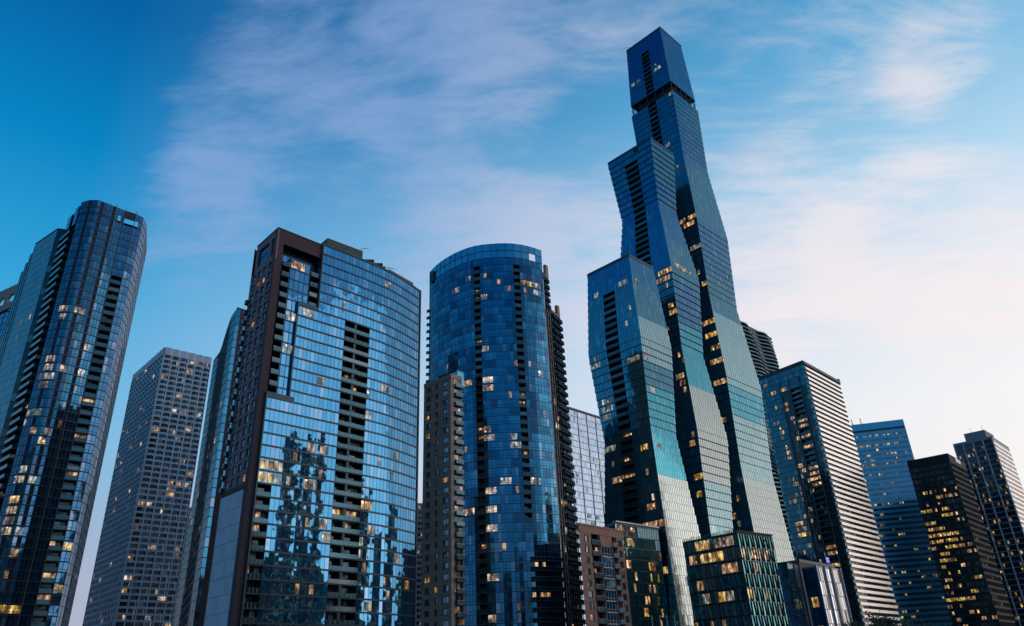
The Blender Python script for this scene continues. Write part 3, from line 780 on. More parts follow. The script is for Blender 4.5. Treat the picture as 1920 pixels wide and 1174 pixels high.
slot(C_, 'C', 0, 3, 1, 16, 1.8, .32, 1.1, lits=((12, 0), (13, 1), (12, 1), (9, 0)), backn=3, split=4, curtain=.3)
b = MB()
for i in range(0, i97): pass
def cap(i0, i1, z, h):
    for i in range(i0, i1): A, B = PC_[i], PC_[i + 1]; b.slab(A, B, outward(A, B), -.25, .22, z, z + h, M_parapet)
cap(0, i97 + 1, zC[j70], 1.5); cap(i97, i121, zC[j97], 1.2); cap(i121, sR, zC[j97] + .02, .9) if False else None
cap(i121, NC, 121, .5)
A = PC_[0]; nn = outward(PC_[0], PC_[1]); d = (PC_[1] - PC_[0]).normalized() * .35; b.slab(A - d, A, nn, -1.2, .2, 0, zC[j70] + 1.5, M_parapet)
A = PC_[i97]; b.slab(A - d, A, nn, -1.2, .2, zC[j70] + .1, zC[j97] + 1.2, M_parapet); A = PC_[i121]; b.slab(A - d, A, nn, -1.4, .2, zC[j97] + .1, 121.5, M_parapet)
A = PC_[-1]; b.slab(A, A + d, outward(PC_[-2], PC_[-1]), -.6, .25, 0, 121.5, M_dark)
b.build('parapet', C_)
b = MB()       # roofs of the two lower steps
b.poly([(p.x, p.y, zC[j70] + .3) for p in PC_[:i97 + 2]] + [(p.x - n2.x * 2.4, p.y - n2.y * 2.4, zC[j70] + .3) for p in (PC_[i97 + 1], PC_[0])], M_roof)
b.poly([(p.x, p.y, zC[j97] + .3) for p in PC_[i97:i121 + 1]] + [(p.x - n2.x * 2.4, p.y - n2.y * 2.4, zC[j97] + .3) for p in (PC_[i121], PC_[i97])], M_roof); b.build('terrace', C_)
back = [PC_[-1], V2((-45, 222)), V2((-60, 210)), Lw]
body(C_, back, 0, 121, M_brickd); roof(C_, [Lc, Cc, V2((-62.6, 176.1)), q1] + PC_[i121:] + [V2((-45, 222)), V2((-60, 210))], 120.9, .4, M_dark)
b = MB(); pr = [V2(p) for p in ((-53.4, 186.9), (-44.6, 195.2), (-39.2, 201.0))]
for A, B in zip(pr[:1], pr[1:2]): b.slab(A, B, outward(A, B), -6, -.4, 121, 125.2, M_cu)
b.build('roof_screen', C_)
b = MB(); b.slab(V2((-37.5, 204.2)), V2((-31.2, 213.8)), outward(V2((-37.5, 204.2)), V2((-31.2, 213.8))), -6, -.9, 121, 123.8, M_red); b.build('roof_box', C_)
b = MB()
for k in range(7): x = -44 + k * .75; rod(b, (x, 197.5 + k * .8, 121), (x, 197.5 + k * .8, 123.2 + (k % 3) * .4), .55, M_dark, 8)
b.build('roof_vents', C_)
crane(C_, -45.2, 195.6, 124.5, (1, .2), .55); crane(C_, -38.2, 203.6, 121.5, (.7, .8), .75)
for k in (i121 + 8, i121 + 17, NC - 7):   # awning windows standing open
    for j in (33, 19, 24):
        pass

# slim grey block seen in the gap right of it
S = thing('office_block', 'slim grey block in the sky gap between brick tower and tan masonry tower', 'building')
A, B = V2((-74, 498)), V2((-50, 503)); P = subdiv([A, B], 2)
wall(S, 'S', P, zlist(0, 114, 32), G['dark'], band=M_grid, band_h=1.5, mull=M_grid, mull_w=.3)
roof(S, [A, B, B + Vector((0, 20, 0)), A + Vector((0, 20, 0))], 114, 1.5, M_grid); body(S, [B, B + Vector((0, 20, 0)), A + Vector((0, 20, 0)), A], 0, 114, M_grid)
litrand('S', 40, ('warm', 'soft'), seed=10, nmax=1)

# ================================================================== deep-blue bowed tower
D_ = thing('residential_tower', 'deep blue bowed glass tower with two dark balcony slots and glazed crown', 'tower')
h = 160 / 52; zD = zlist(0, 154, 50)
PD_ = subdiv(smooth([(-33.6, 271.2), (-29.9, 265.4), (-24.9, 259.8), (-19.8, 255.6), (-14.9, 252.8), (-10.4, 251.6), (-3.0, 251.2), (2.2, 252.0), (6.5, 253.7), (9.7, 255.6), (12.7, 257.8)], 4), 1.3)
a0, a1 = near(PD_, (-13.9, 252.4)), near(PD_, (-11.2, 251.7)); b0, b1 = near(PD_, (1.3, 251.8)), near(PD_, (4.2, 252.7)); ND = len(PD_) - 1
jd = 17
def skD(i, j):
    if a0 <= i < a1 and j < 49: return True
    if b0 <= i < b1 and jd <= j < 49: return True
    return False
G['blue_l'] = glass_mat('glass_blue_lighter', (.015, .14, .26), (.03, .20, .34), .85, .05, .012, .012)
G['blue_d'] = glass_mat('glass_blue_darker', (.003, .05, .11), (.012, .09, .18), .8, .04, .012, .012)
def tD(i, j):
    h_ = (i // 3 * 73 + j * 37 + (i // 3) * j * 11) % 17
    return G['blue_l'] if h_ < 2 else G['blue_d'] if h_ > 11 or i in (a0 - 1, b0 - 1, b1) else G['blue']
wall(D_, 'D', PD_, zD, G['blue'], tint=tD, skip=skD, band_h=.22, band_d=.07, mull_w=.07, mull_d=.05, midrail=1.0)
slot(D_, 'D', a0, a1, 3, 49, 2.2, .3, 1.2, lits=(45, (44, 0), 38, 27, 26, 14), backn=2, curtain=.15)
slot(D_, 'D', b0, b1, jd, 49, 2.2, .3, 1.2, lits=(31, 30, (24, 1)), backn=2, curtain=.15)
PCr = subdiv(PD_, 3.1)
NCR = len(PCr) - 1
G['crown'] = glass_mat('glass_crown_screen', (.03, .20, .34), (.08, .30, .44), .8, .08, .02, .01)
wall(D_, 'Dcr', PCr, [154, 157.2, 160.6], G['crown'], name='crown_screen', band_h=.18, mull_w=.16, skip=lambda i, j: i == NCR - 2 and j == 0)
roof(D_, PD_ + [V2((10.5, 264)), V2((-8, 266)), V2((-31, 274))], 154.05, .05, M_dark)
body(D_, [PD_[-1], V2((10.5, 264)), V2((-8, 266)), V2((-31, 274)), PD_[0]], 0, 154, M_tan)
# right wing with its own stack of balconies
wU = [V2((12.9, 258.1)), V2((14.6, 262.0))]; wL = [V2((12.9, 258.1)), V2((15.2, 262.3)), V2((18.9, 269.6))]
P = subdiv(wL, 1.9); wall(D_, 'Dw', P, zlist(0, 135.5, 44), G['dark'], band=M_slab, band_h=.5, mull=M_tan, mull_w=.3, mull_d=.2)
P2_ = subdiv(wU, 1.9); wall(D_, 'Dw2', P2_, zlist(135.5, 150, 5), G['dark'], band=M_tan, band_h=.5, mull=M_tan, mull_w=.3)
proj_balc(D_, wL[1], wL[2] , zlist(0, 135.5, 44), 1, 44, 1.3, .3, 1.1)
proj_balc(D_, wU[0] + U * .3, wU[1], zlist(135.5, 150, 5), 0, 5, 1.0, .3, 1.1)
roof(D_, [wL[1], wL[2], V2((15, 273)), V2((12, 262))], 135.5, .8, M_tan); roof(D_, [wU[0], wU[1], V2((10, 265)), V2((9, 260))], 150, .6, M_tan)
b = MB(); A, B = V2((14.2, 261.5)), V2((15.2, 263)); b.slab(A, B, outward(A, B), -1, .2, 150, 156, M_tan); A, B = V2((18.1, 268.6)), V2((19.1, 270)); b.slab(A, B, outward(A, B), -1, .2, 135, 141, M_tan); b.build('chimney', D_)
# low bands of wide balconies on the right half
for (k0, k1) in ((b0 + 1, b0 + 5), (b0 + 5, ND)):
    proj_balc(D_, PD_[k0] + Vector((0, -.3, 0)), PD_[min(k1, ND)] + Vector((0, -.3, 0)), zD, 1, 14, 1.0, .28, 1.0)
# small balconies on the far left rim
P0, P1_ = PD_[0] + Vector((-.8, .9, 0)), PD_[0]
proj_balc(D_, P0, P1_, zD, 20, 47, .6, .2, .9)
crane(D_, -22, 262, 158, (-1, .2), .35); boxobj('roof_box', D_, (-31.5, 268.6), U, V, 1.2, 1.2, 154, 158.5, M_dark)

# tan masonry tower joined to its left
M_ = thing('masonry_tower', 'tan stone tower with small square windows, left foot of the deep blue tower', 'tower')
A, B = V2((-30.7, 235.6)), V2((-20.9, 227.1)); zM = zlist(0, 95, 30)
punched(M_, A, B, 0, 95, 30, [(.1, .27), (.43, .53), (.70, .9)], M_tan, .07, 21, (.25, .82), .3, 90)
Cq = B + U * 4.6; b = MB(); b.slab(B, B + U * 1.2, outward(B, Cq), -.6, 0, 0, 95, M_tan); b.build('corner_pier', M_)
P = subdiv([B + U * 1.2, Cq], 1.6); wall(M_, 'M', P, zM, G['dark'], band=M_tan, band_h=.4, mull=M_tan, mull_w=.2)
proj_balc(M_, B + U * 1.4, Cq, zM, 0, 30, .9, .3, 1.05)
roof(M_, [A, B, Cq, Cq + V * 12.9], 95, 1.4, M_tan); body(M_, [Cq, Cq + V * 12.9, A], 0, 95, M_tan)
b = MB(); A2, B2 = A + U * 5 - V * 1.5, B + U * 5 + V * 2.5; nq = outward(A2, B2); b.slab(A2, B2, nq, -3, 0, 95, 99.5, G['crown']); b.slab(A2, B2, nq, -3.3, .3, 99.5, 100, M_dark); b.build('penthouse', M_)
litrand('M', 12, ('warm',), seed=5, nmax=1)

# ================================================================== pale office behind
O = thing('office_tower', 'pale silvery gridded office tower right behind the deep blue bowed tower', 'tower')
A, B = V2((17, 375)), V2((62, 421.5)); P = subdiv([A, B], 1.3); zO = zlist(0, 137.5, 40)
G['silver'] = glass_mat('glass_silver_blue', (.12, .21, .34), (.26, .36, .48), .9, .06, .03, .05, .2)
wall(O, 'O', P, zO, G['silver'], band=M_alu, band_h=.5, band_d=.05, mull=M_alu, mull_w=.07, mull_d=.03)
b = MB(); n = outward(A, B)
for k in range(0, len(P), 6): b.slab(P[k], P[k] + (B - A).normalized() * .25, n, 0, .3, 0, 138, M_alu)
b.build('pier', O); roof(O, [A, B, B + V * 25, A + V * 25], 138, 1); body(O, [B, B + V * 25, A + V * 25, A], 0, 138)
litrand('O', 96, ('soft', 'cool'), (4, 40), seed=31, nmax=3, h=(.34, .95), off=.05)

# ================================================================== red-brick apartments
K = thing('brick_apartments', 'low red brick apartment block with balconies and a central glass bay', 'building')
A = V2((17.5, 234.9)); B = V2((32.9, 251.5)); L = B - A; n = outward(A, B); zK = zlist(0, 45.6, 14)
def seg(t): return A + L * t
punched(K, seg(0), seg(.25), 0, 45.6, 14, [(.42, .78)], M_redbrick, .06, 41, (.2, .8), .3, 20, name='window')
punched(K, seg(.84), seg(1), 0, 45.6, 14, [(.15, .75)], M_redbrick, .06, 42, (.2, .8), .3, 20)
def gl(t0, t1, d, mm, nn): return subdiv([seg(t0) - n * d, seg(t1) - n * d], n=nn)
wall(K, 'K1', gl(.25, .46, 1.6, 0, 4), zK, G['dark'], band=M_slab, band_h=.3)
wall(K, 'K2', gl(.46, .72, .0, 0, 4), zK[:-1], G['resid'], band=M_alu, band_h=.35, mull=M_alu, midrail=1.0)
wall(K, 'K3', gl(.72, .84, 1.6, 0, 2), zK, G['dark'], band=M_slab, band_h=.3)
proj_balc(K, seg(.252) - n * 1.55, seg(.458) - n * 1.55, zK, 1, 14, 1.9, .3, 1.1, rail=M_rail)
proj_balc(K, seg(.722) - n * 1.55, seg(.838) - n * 1.55, zK, 1, 14, 2.1, .3, 1.1, rail=M_conc)
b = MB()
for t in (.25, .46, .72, .84): s_ = L.normalized() * .12; b.slab(seg(t) - s_, seg(t) + s_, n, -1.6, .02, 0, 45.6, M_redbrick)
b.slab(seg(.0), seg(1), n, -.4, .12, 45.6, 48.1, M_redbrick); b.slab(seg(.0), seg(1), n, -.45, .3, 47.8, 48.3, M_redbrick); b.slab(seg(.46), seg(.72), n, -.2, 0, zK[-2], 45.6, M_redbrick); b.build('parapet', K)
b = MB()
for z in zK[1:]:
    b.slab(seg(0), seg(.25), n, .0, .09, z - .15, z + .12, M_tan); b.slab(seg(.85), seg(1), n, .0, .09, z - .15, z + .12, M_tan)
b.build('string_course', K)
KL = V2((18.2, 242.4)); body(K, [B, B + V * 7.4, KL, A], 0, 48.1, M_redbrick); roof(K, [A, B, B + V * 7.4, KL], 47.3, .4, M_redbrick)
b = MB()
for t in (.03, .12, .3): p = seg(t) - n * 1.2; rod(b, (p.x, p.y, 48.1), (p.x, p.y, 50.3), .06, M_dark)
b.build('aerial', K)
litrand('K1', 6, ('warm',), seed=3, nmax=1); litrand('K3', 5, ('warm',), seed=4, nmax=1)

# ================================================================== dark green block by the short stem
M_skypane = plain('pale_teal_sky_reflection', (.36, .60, .60), .5, .2, .3, .8)  # sky reflection on the upper panes, painted as a flat pale teal
N_ = thing('glass_block', 'bottle-green glass block with pale roof edge, right of the red brick apartments', 'building')
A, B, Cn = V2((25.3, 281.2)), V2((32.2, 263.5)), V2((49.6, 279.5)); zN = zlist(0, 52.7, 14)
wall(N_, 'Nl', subdiv([A, B], 1.6), zN, G['dark'], band_h=.4, seed=2); wall(N_, 'Nr', subdiv([B, Cn], 1.35), zN, G['green'], band_h=.3, band_d=.06, mull_w=.08, tint=lambda i, j: M_skypane if (j == 13 and i > 8) or (j == 12 and i > 15) else G['vista_b'] if j == 13 or (j == 10 and 8 < i < 17) else G['green'])
roof(N_, [A, B, Cn, V2((42.5, 293.8))], 52.7, .7, M_conc); body(N_, [Cn, V2((42.5, 293.8)), A], 0, 52.7)
b = MB(); b.slab(B, Cn, outward(B, Cn), -1.0, .7, 53.4, 53.8, M_white); b.build('roof_edge', N_)
litrand('Nr', 16, ('gold', 'warm'), (2, 12), seed=51, nmax=2); 
for i in range(1, 8): lit('Nr', i, 13, 1, 'warm', (.5, .9), .03, .35)
lit('Nr', 1, 10, 1, 'cool'); lit('Nr', 3, 10, 2, 'warm', bright=.9)

# ================================================================== low glass pavilion block with slanted fins
Q = thing('glass_block', 'low dark glass block with slanting fins and lit rooms, before the tallest tower', 'building')
A, B, Cn = V2((55.2, 265.6)), V2((69.7, 250.4)), V2((84.6, 261.8)); zQ = zlist(0, 45.6, 11)
tq = lambda i, j: G['vista_a'] if (i // 2 * 7 + j * 5) % 9 == 0 else G['green'] if (i // 2 * 3 + j * 7) % 5 < 2 else G['pod']
wall(Q, 'Ql', subdiv([A, B], 1.5), zQ, G['pod'], band_h=.5, band=M_dark, mull_w=.1, tint=tq)
wall(Q, 'Qr', subdiv([B, Cn], 1.35), zQ, G['pod'], band=M_alu, band_h=.16, band_d=.22, mull_w=.1, tint=tq)
r = random.Random(4)
def fins(A, B, step, tilt, m, w=.09, d=.35):
    b = MB(); n = outward(A, B); L = (B - A); D = L.length; u = L.normalized()
    for j in range(11):
        k = 0
        while k * step < D - .5:
            x = k * step; dx = tilt * (1 if (k + j) % 2 else .2); z0, z1 = zQ[j], zQ[j + 1]
            p0 = A + u * min(x + dx, D - .1); p1 = A + u * x
            a = [p0 + n * .02, p0 + u * w + n * .02, p0 + u * w + n * d, p0 + n * d]; t = [p1 + n * .02, p1 + u * w + n * .02, p1 + u * w + n * d, p1 + n * d]
            b.hexa([(q.x, q.y, z0 + .1) for q in (a[3], a[2], a[1], a[0])], [(q.x, q.y, z1) for q in (t[3], t[2], t[1], t[0])], m); k += 1
    return b.build('fin', Q)
fins(B, Cn, 1.35, .5, M_mull); fins(A, B, 3.1, 1.0, M_alu, .06)
roof(Q, [A, B, Cn, V2((70, 277))], 45.6, .5, M_dark); body(Q, [Cn, V2((70, 277)), A], 0, 45.6)
b = MB(); b.slab(B, Cn, outward(B, Cn), -.8, .5, 46.2, 46.6, M_lilac); b.build('roof_edge', Q)
b = MB()
for k in range(34): p = A.lerp(B, k / 34); rod(b, (p.x, p.y, 46), (p.x + .1, p.y, 46.8 + .5 * r.random()), .13, M_dark, 4)
b.build('roof_railing', Q)

# ================================================================== tower of rippling balconies
W = thing('residential_tower', 'dark tower of wavy balcony slabs, peeking out behind the tallest tower', 'tower')
A, B = V2((165, 531)), V2((219.5, 584.5)); zWv = zlist(0, 260, 80); n = outward(A, B)
wall(W, 'W', subdiv([A, B], 2.2), zWv, G['dark'], band_h=0, mull_w=.15)
body(W, [B, B + V * 30, A + V * 30, A], 0, 262); L = B - A
for j in range(12, 81):
    z = 260 * j / 80; b = MB(); m_n = 36; pts = []
    for k in range(m_n + 1):
        t = k / m_n; o = 1.5 + 1.25 * math.sin(t * 17 + 1.1 * math.sin(j * .16) * 2) + .7 * math.sin(t * 9 - j * .09)
        pts.append(A + L * t + n * max(.35, o))
    e1 = B + V * 1.0 + L.normalized() * (1.0 + .8 * math.sin(j * .21)); pts += [B + L.normalized() * 1.6 + n * .6, e1]
    for p, q in zip(pts, pts[1:]):
        b.quad((p.x, p.y, z), (q.x, q.y, z), (q.x, q.y, z + .35), (p.x, p.y, z + .35), M_wavy)
        b.quad((p.x, p.y, z + .35), (q.x, q.y, z + .35), (q.x - n.x * .05, q.y - n.y * .05, z + 1.35), (p.x - n.x * .05, p.y - n.y * .05, z + 1.35), M_rail)
    inner = [A.lerp(B, k / m_n) - n * .05 for k in range(m_n + 1)] + [B, B]
    for k in range(len(pts) - 1):
        p, q, s_, t_2 = pts[k], pts[k + 1], inner[k + 1], inner[k]
        b.quad((p.x, p.y, z), (t_2.x, t_2.y, z), (s_.x, s_.y, z), (q.x, q.y, z), M_wavy); b.quad((p.x, p.y, z + .35), (q.x, q.y, z + .35), (s_.x, s_.y, z + .35), (t_2.x, t_2.y, z + .35), M_wavy)
    b.build('balcony', W)
roof(W, [A, B, B + V * 30, A + V * 30], 260, 2.4, M_dark)
litrand('W', 30, ('warm',), (20, 76), (20, 32), seed=61, nmax=2)

# ================================================================== striped tower
F_ = thing('office_tower', 'tower with pale horizontal stripes on its right face and dark glass left face', 'tower')
A, B, Cn = V2((161.7, 465.6)), V2((182.0, 439.0)), V2((219.6, 478.4)); zF = zlist(0, 178.5, 54)
G['tealdark'] = glass_mat('glass_dark_teal', (.012, .08, .12), (.03, .13, .18), .8, .05, .02, .02)
def skF(i, j): return False
PF = subdiv([A, B], 1.3); NF = len(PF) - 1
wall(F_, 'Fl', PF, zF, G['blue'], band_h=.3, mull_w=.1, tint=lambda i, j: (G['green'] if j % 2 else G['drum_side']) if i in (0, NF - 1) else G['tealdark'] if i < NF * .36 or j > 49 else G['dark'],
     skip=lambda i, j: 8 <= j < 50 and (16 <= i < 22))
slot(F_, 'Fl', 16, 22, 8, 50, 1.6, .3, .9, lits=(43, 42, 40, 38, 34, 33, 32, 31, 20, 19, 17, 16, 15), backn=4)
b = MB(); n = outward(A, B)
for i in (11, 16, 22): p = PF[i]; d = (B - A).normalized(); b.slab(p - d * .35, p + d * .35, n, .02, .5, 0, 172, M_parapet)
b.build('pier', F_)
PR = subdiv([B, Cn], 1.6); wall(F_, 'Fr', PR, zF, G['dark'], band_h=0, mull_w=.1)
b = MB(); n = outward(B, Cn); h = zF[1]
for z in zF[:-1]:
    if z > 6: b.slab(B + (Cn - B).normalized() * .8, Cn, n, .0, .75, z, z + h * .47, M_bands)
b.slab(B, Cn, n, 0, .8, 178.5, 179.6, M_dark); b.build('spandrel', F_)
b = MB(); P_ = Cn
for j, z in enumerate(zF[:-1]): q = Cn + (Cn - B).normalized() * .8; b.slab(Cn, q, n, -.8, .4, z + .2, z + 1.8, G['green'])
b.build('edge_glass', F_)
roof(F_, [A, B, Cn, Cn + (A - B)], 178.5, 2.6, M_dark); body(F_, [Cn, Cn + (A - B), A], 0, 180, M_dark)
b = MB(); p = Cn - n * .6; b.hexa([(p.x - 1, p.y - 1, 178), (p.x + 1, p.y - 1, 178), (p.x + 1, p.y + 1, 178), (p.x - 1, p.y + 1, 178)], [(p.x - 1, p.y - 1, 182), (p.x + 1, p.y - 1, 182), (p.x + 1, p.y + 1, 182), (p.x - 1, p.y + 1, 182)], G['green']); b.build('roof_box', F_)
litrand('Fl', 46, ('gold', 'warm', 'cool'), (14, 48), (3, 16), seed=71, nmax=2)
litrand('Fr', 9, ('warm',), (4, 50), seed=72, nmax=2)

# ================================================================== blue ribbon tower
H_ = thing('office_tower', 'blue tower with flat horizontal ribbons, right of the pale striped tower', 'tower')
A, B = V2((246, 599.2)), V2((310.6, 582.1)); zG = zlist(0, 178, 46); P = subdiv([A, B], 1.6); NG = len(P) - 1
wall(H_, 'G', P, zG, G['band'], band=G['bluepanel'], band_h=2.0, band_d=.16, mull_w=.12)
b = MB(); n = outward(A, B); b.slab(A, B, n, -.4, .18, 178, 184, G['bluepanel']); b.slab(A, B, n, .18, .24, 177.3, 178.4, M_black); b.build('parapet', H_)
q = B + Vector((.25, .97, 0)) * 38; wall(H_, 'Gs', subdiv([B, q], 2.5), zG, G['dark'], band_h=1)
roof(H_, [A, B, q, A + (q - B)], 180, .5, M_dark); body(H_, [q, A + (q - B), A], 0, 184)
for t in (.45, .55): p = A.lerp(B, t); b = MB(); rod(b, (p.x, p.y + 3, 180), (p.x, p.y + 3, 188 + 3 * t), .3, M_dark); rod(b, (p.x - 1, p.y + 3, 184), (p.x + 1.5, p.y + 3, 185), .3, M_dark); b.build('mast', H_)
litrand('G', 98, ('warm', 'gold'), (3, 45), (14, NG), seed=81, nmax=2, h=(.56, .96)); 
for i in (16, 19, 22, 26, 30, 35): lit('G', i, 42, 2 if i % 3 else 3, 'gold', (.54, .97), .03, .6)
for i in range(15, 37, 3): lit('G', i, 44, 2, 'soft', (.6, .9), .03, .3)

# ================================================================== black office
J = thing('office_tower', 'black office tower with long rows of yellow lit windows', 'tower')
A, B, Cn = V2((267, 510.8)), V2((286.7, 494.5)), V2((313.0, 522.9)); zH = zlist(0, 130, 33)
wall(J, 'Hl', subdiv([A, B], 1.45), zH, G['dark'], band=M_black, band_h=1.5, band_d=.2, mull=M_black, mull_w=.2, mull_d=.22)
wall(J, 'Hr', subdiv([B, Cn], 1.45), zH, G['dark'], band=M_black, band_h=1.5, band_d=.2, mull=M_black, mull_w=.2, mull_d=.22)
b = MB()
for a, c in ((A, B), (B, Cn)): b.slab(a, c, outward(a, c), -.3, .25, 126, 132, M_black)
b.build('parapet', J)
roof(J, [A, B, Cn, Cn + (A - B)], 130, .4, M_black); body(J, [Cn, Cn + (A - B), A], 0, 130, M_black)
NHl = len(REG['Hl'][0](0)) - 1
b = MB(); n = outward(B, Cn); p = B.lerp(Cn, .38); q = B.lerp(Cn, .68); b.slab(p, q, n, .3, .45, 128.6, 131.4, M_white); b.build('sign_panel', J)
for j, i0, n_ in ((26, 8, 3), (24, 0, 3), (24, 9, 3), (23, 8, 5), (22, 0, 5), (21, 1, 7), (20, 0, 13), (19, 0, 6), (19, 7, 5), (18, 6, 6), (18, 0, 2), (17, 4, 3), (16, 2, 4), (13, 3, 2), (10, 0, 12), (5, 1, 4), (5, 7, 3), (4, 0, 10), (3, 5, 3), (3, 1, 3)):
    lit('Hl', i0, j, n_, 'gold', (.42, .92), .03, rng.uniform(.5, .95))
litrand('Hl', 70, ('gold', 'warm'), (2, 28), seed=91, nmax=2, h=(.42, .92)); litrand('Hr', 26, ('warm', 'gold'), (2, 22), (0, 16), seed=92, nmax=2, h=(.42, .92), bright=(0, .4))
lit('Hr', 2, 10, 6, 'gold', (.42, .92), .03, .3)

# ================================================================== grey grid tower
I_ = thing('residential_tower', 'rightmost tower, grey with tall light piers and white lattice right face', 'tower')
A, B, Cn = V2((346.4, 585.9)), V2((366.7, 567.4)), V2((400.7, 603.3)); zI = zlist(0, 161, 41)
wall(I_, 'Il', subdiv([A, B], 1.55), zI, G['dark'], band=M_grid, band_h=.55, band_d=.25, mull=M_dark, mull_w=.15)
b = MB(); n = outward(A, B)
for t in (0, .235, .49, .745, .985): p = A.lerp(B, t); b.slab(p, p + (B - A).normalized() * .75, n, 0, .9, 0, 161, M_gridw)
b.build('pier', I_)
wall(I_, 'Ir', subdiv([B, Cn], 2.1), zI, G['dark'], band=M_bands, band_h=1.3, band_d=.3, mull=M_bands, mull_w=.6, mull_d=.25)
roof(I_, [A, B, Cn, Cn + (A - B)], 161, 1.8, M_grid); body(I_, [Cn, Cn + (A - B), A], 0, 161, M_grid)
b = MB(); A2, B2, C2 = A.lerp(B, .32) + U * 3, A.lerp(B, .86) + U * 3, A.lerp(B, .86) + U * 26
q = [A2, B2, C2, A2 + U * 23]; b.hexa([(p.x, p.y, 161) for p in q], [(p.x, p.y, 169.5) for p in q], M_grid); b.build('penthouse', I_)
for t in (.5, .8): p = A.lerp(B, t) + U * 6; b = MB(); rod(b, (p.x, p.y, 169), (p.x, p.y, 174), .12, M_dark); b.build('mast', I_)
litrand('Il', 96, ('gold', 'warm'), (2, 40), seed=95, nmax=1, h=(.3, .85)); litrand('Ir', 20, ('gold',), (2, 30), seed=96, nmax=1, h=(.5, .85))

# ================================================================== small modern building and mauve block
k_ = thing('office_building', 'small building with blue side and silvery ribbed front, below the striped tower', 'building')
A, B, Cn = V2((107.2, 303.5)), V2((110.9, 299.6)), V2((125.5, 313.2)); zk = zlist(0, 40, 8)
wall(k_, 'kl', subdiv([A, B], 1.3), zk, G['blue'], band_h=.2); n = outward(B, Cn)
wall(k_, 'kr', subdiv([B, Cn], 1.3), zk, G['office'], band=M_alu, band_h=.35, mull=M_alu, tint=lambda i, j: M_bands if (i * 5 + j // 2) % 3 < 2 else G['office'] if (i + j) % 4 else G['dark'])
b = MB()
for t in (0, .33, .58, .62, .97): p = B.lerp(Cn, t); b.slab(p, p + (Cn - B).normalized() * .35, n, 0, .6, 0, 41, M_alu if t else G['bluepanel'])
b.build('pier', k_)
roof(k_, [A, B, Cn, Cn + (A - B)], 40, .6, M_alu); body(k_, [Cn, Cn + (A - B), A], 0, 40)
lit('kl', 1, 5, 2, 'gold', bright=.9); lit('kl', 1, 3, 2, 'warm', bright=.5); lit('kl', 0, 1, 1, 'warm', bright=.4); lit('kr', 0, 5, 1, 'soft'); 
A, B = V2((98.2, 292.5)), V2((105.6, 303.0)); z_ = thing('stair_tower', 'slim dark blue glass stair tower left of the small silvery building', 'building')
wall(z_, 'zl', subdiv([A + V * 5, A], 1.3), zlist(0, 41, 9), G['blue'], band_h=.2); wall(z_, 'zr', subdiv([A, B], 1.3), zlist(0, 41, 9), G['crown'], band_h=.2)
b = MB(); n = outward(A, B); b.slab(A.lerp(B, .55), A.lerp(B, .95), n, .05, .3, 33, 41.5, M_lilac); b.slab(A.lerp(B, .45), A.lerp(B, .52), n, .05, .3, 0, 28, G['vista_c']); b.build('panel', z_)
roof(z_, [A, B, B + V * 5, A + V * 5], 41, .4, M_dark); body(z_, [B, B + V * 5, A + V * 5], 0, 41)
A, B = V2((113, 322)), V2((137, 348)); mz = thing('low_block', 'plain mauve-grey block between the tallest tower and the striped tower', 'building')
b = MB(); n = outward(A, B); q = [A, B, B + V * 15, A + V * 15]; b.hexa([(p.x, p.y, 0) for p in q], [(p.x, p.y, 46) for p in q], M_lilac); b.build('wall', mz)
b = MB(); b.slab(A, B, n, .0, .3, 39, 39.5, M_dark); b.slab(A, B, n, 0, .3, 45, 46.3, M_dark); b.build('cornice', mz)
M_blue = bpy.data.materials.new('blue_sign_light'); M_blue.use_nodes = True; M_blue.node_tree.nodes['Principled BSDF'].inputs['Emission Color'].default_value = (.01, .02, .7, 1); M_blue.node_tree.nodes['Principled BSDF'].inputs['Emission Strength'].default_value = .8
b = MB(); p = A.lerp(B, .78); b.slab(p, p + (B - A).normalized() * 3.2, n, .35, .5, 46.8, 49.2, M_blue); b.build('lit_sign', mz)

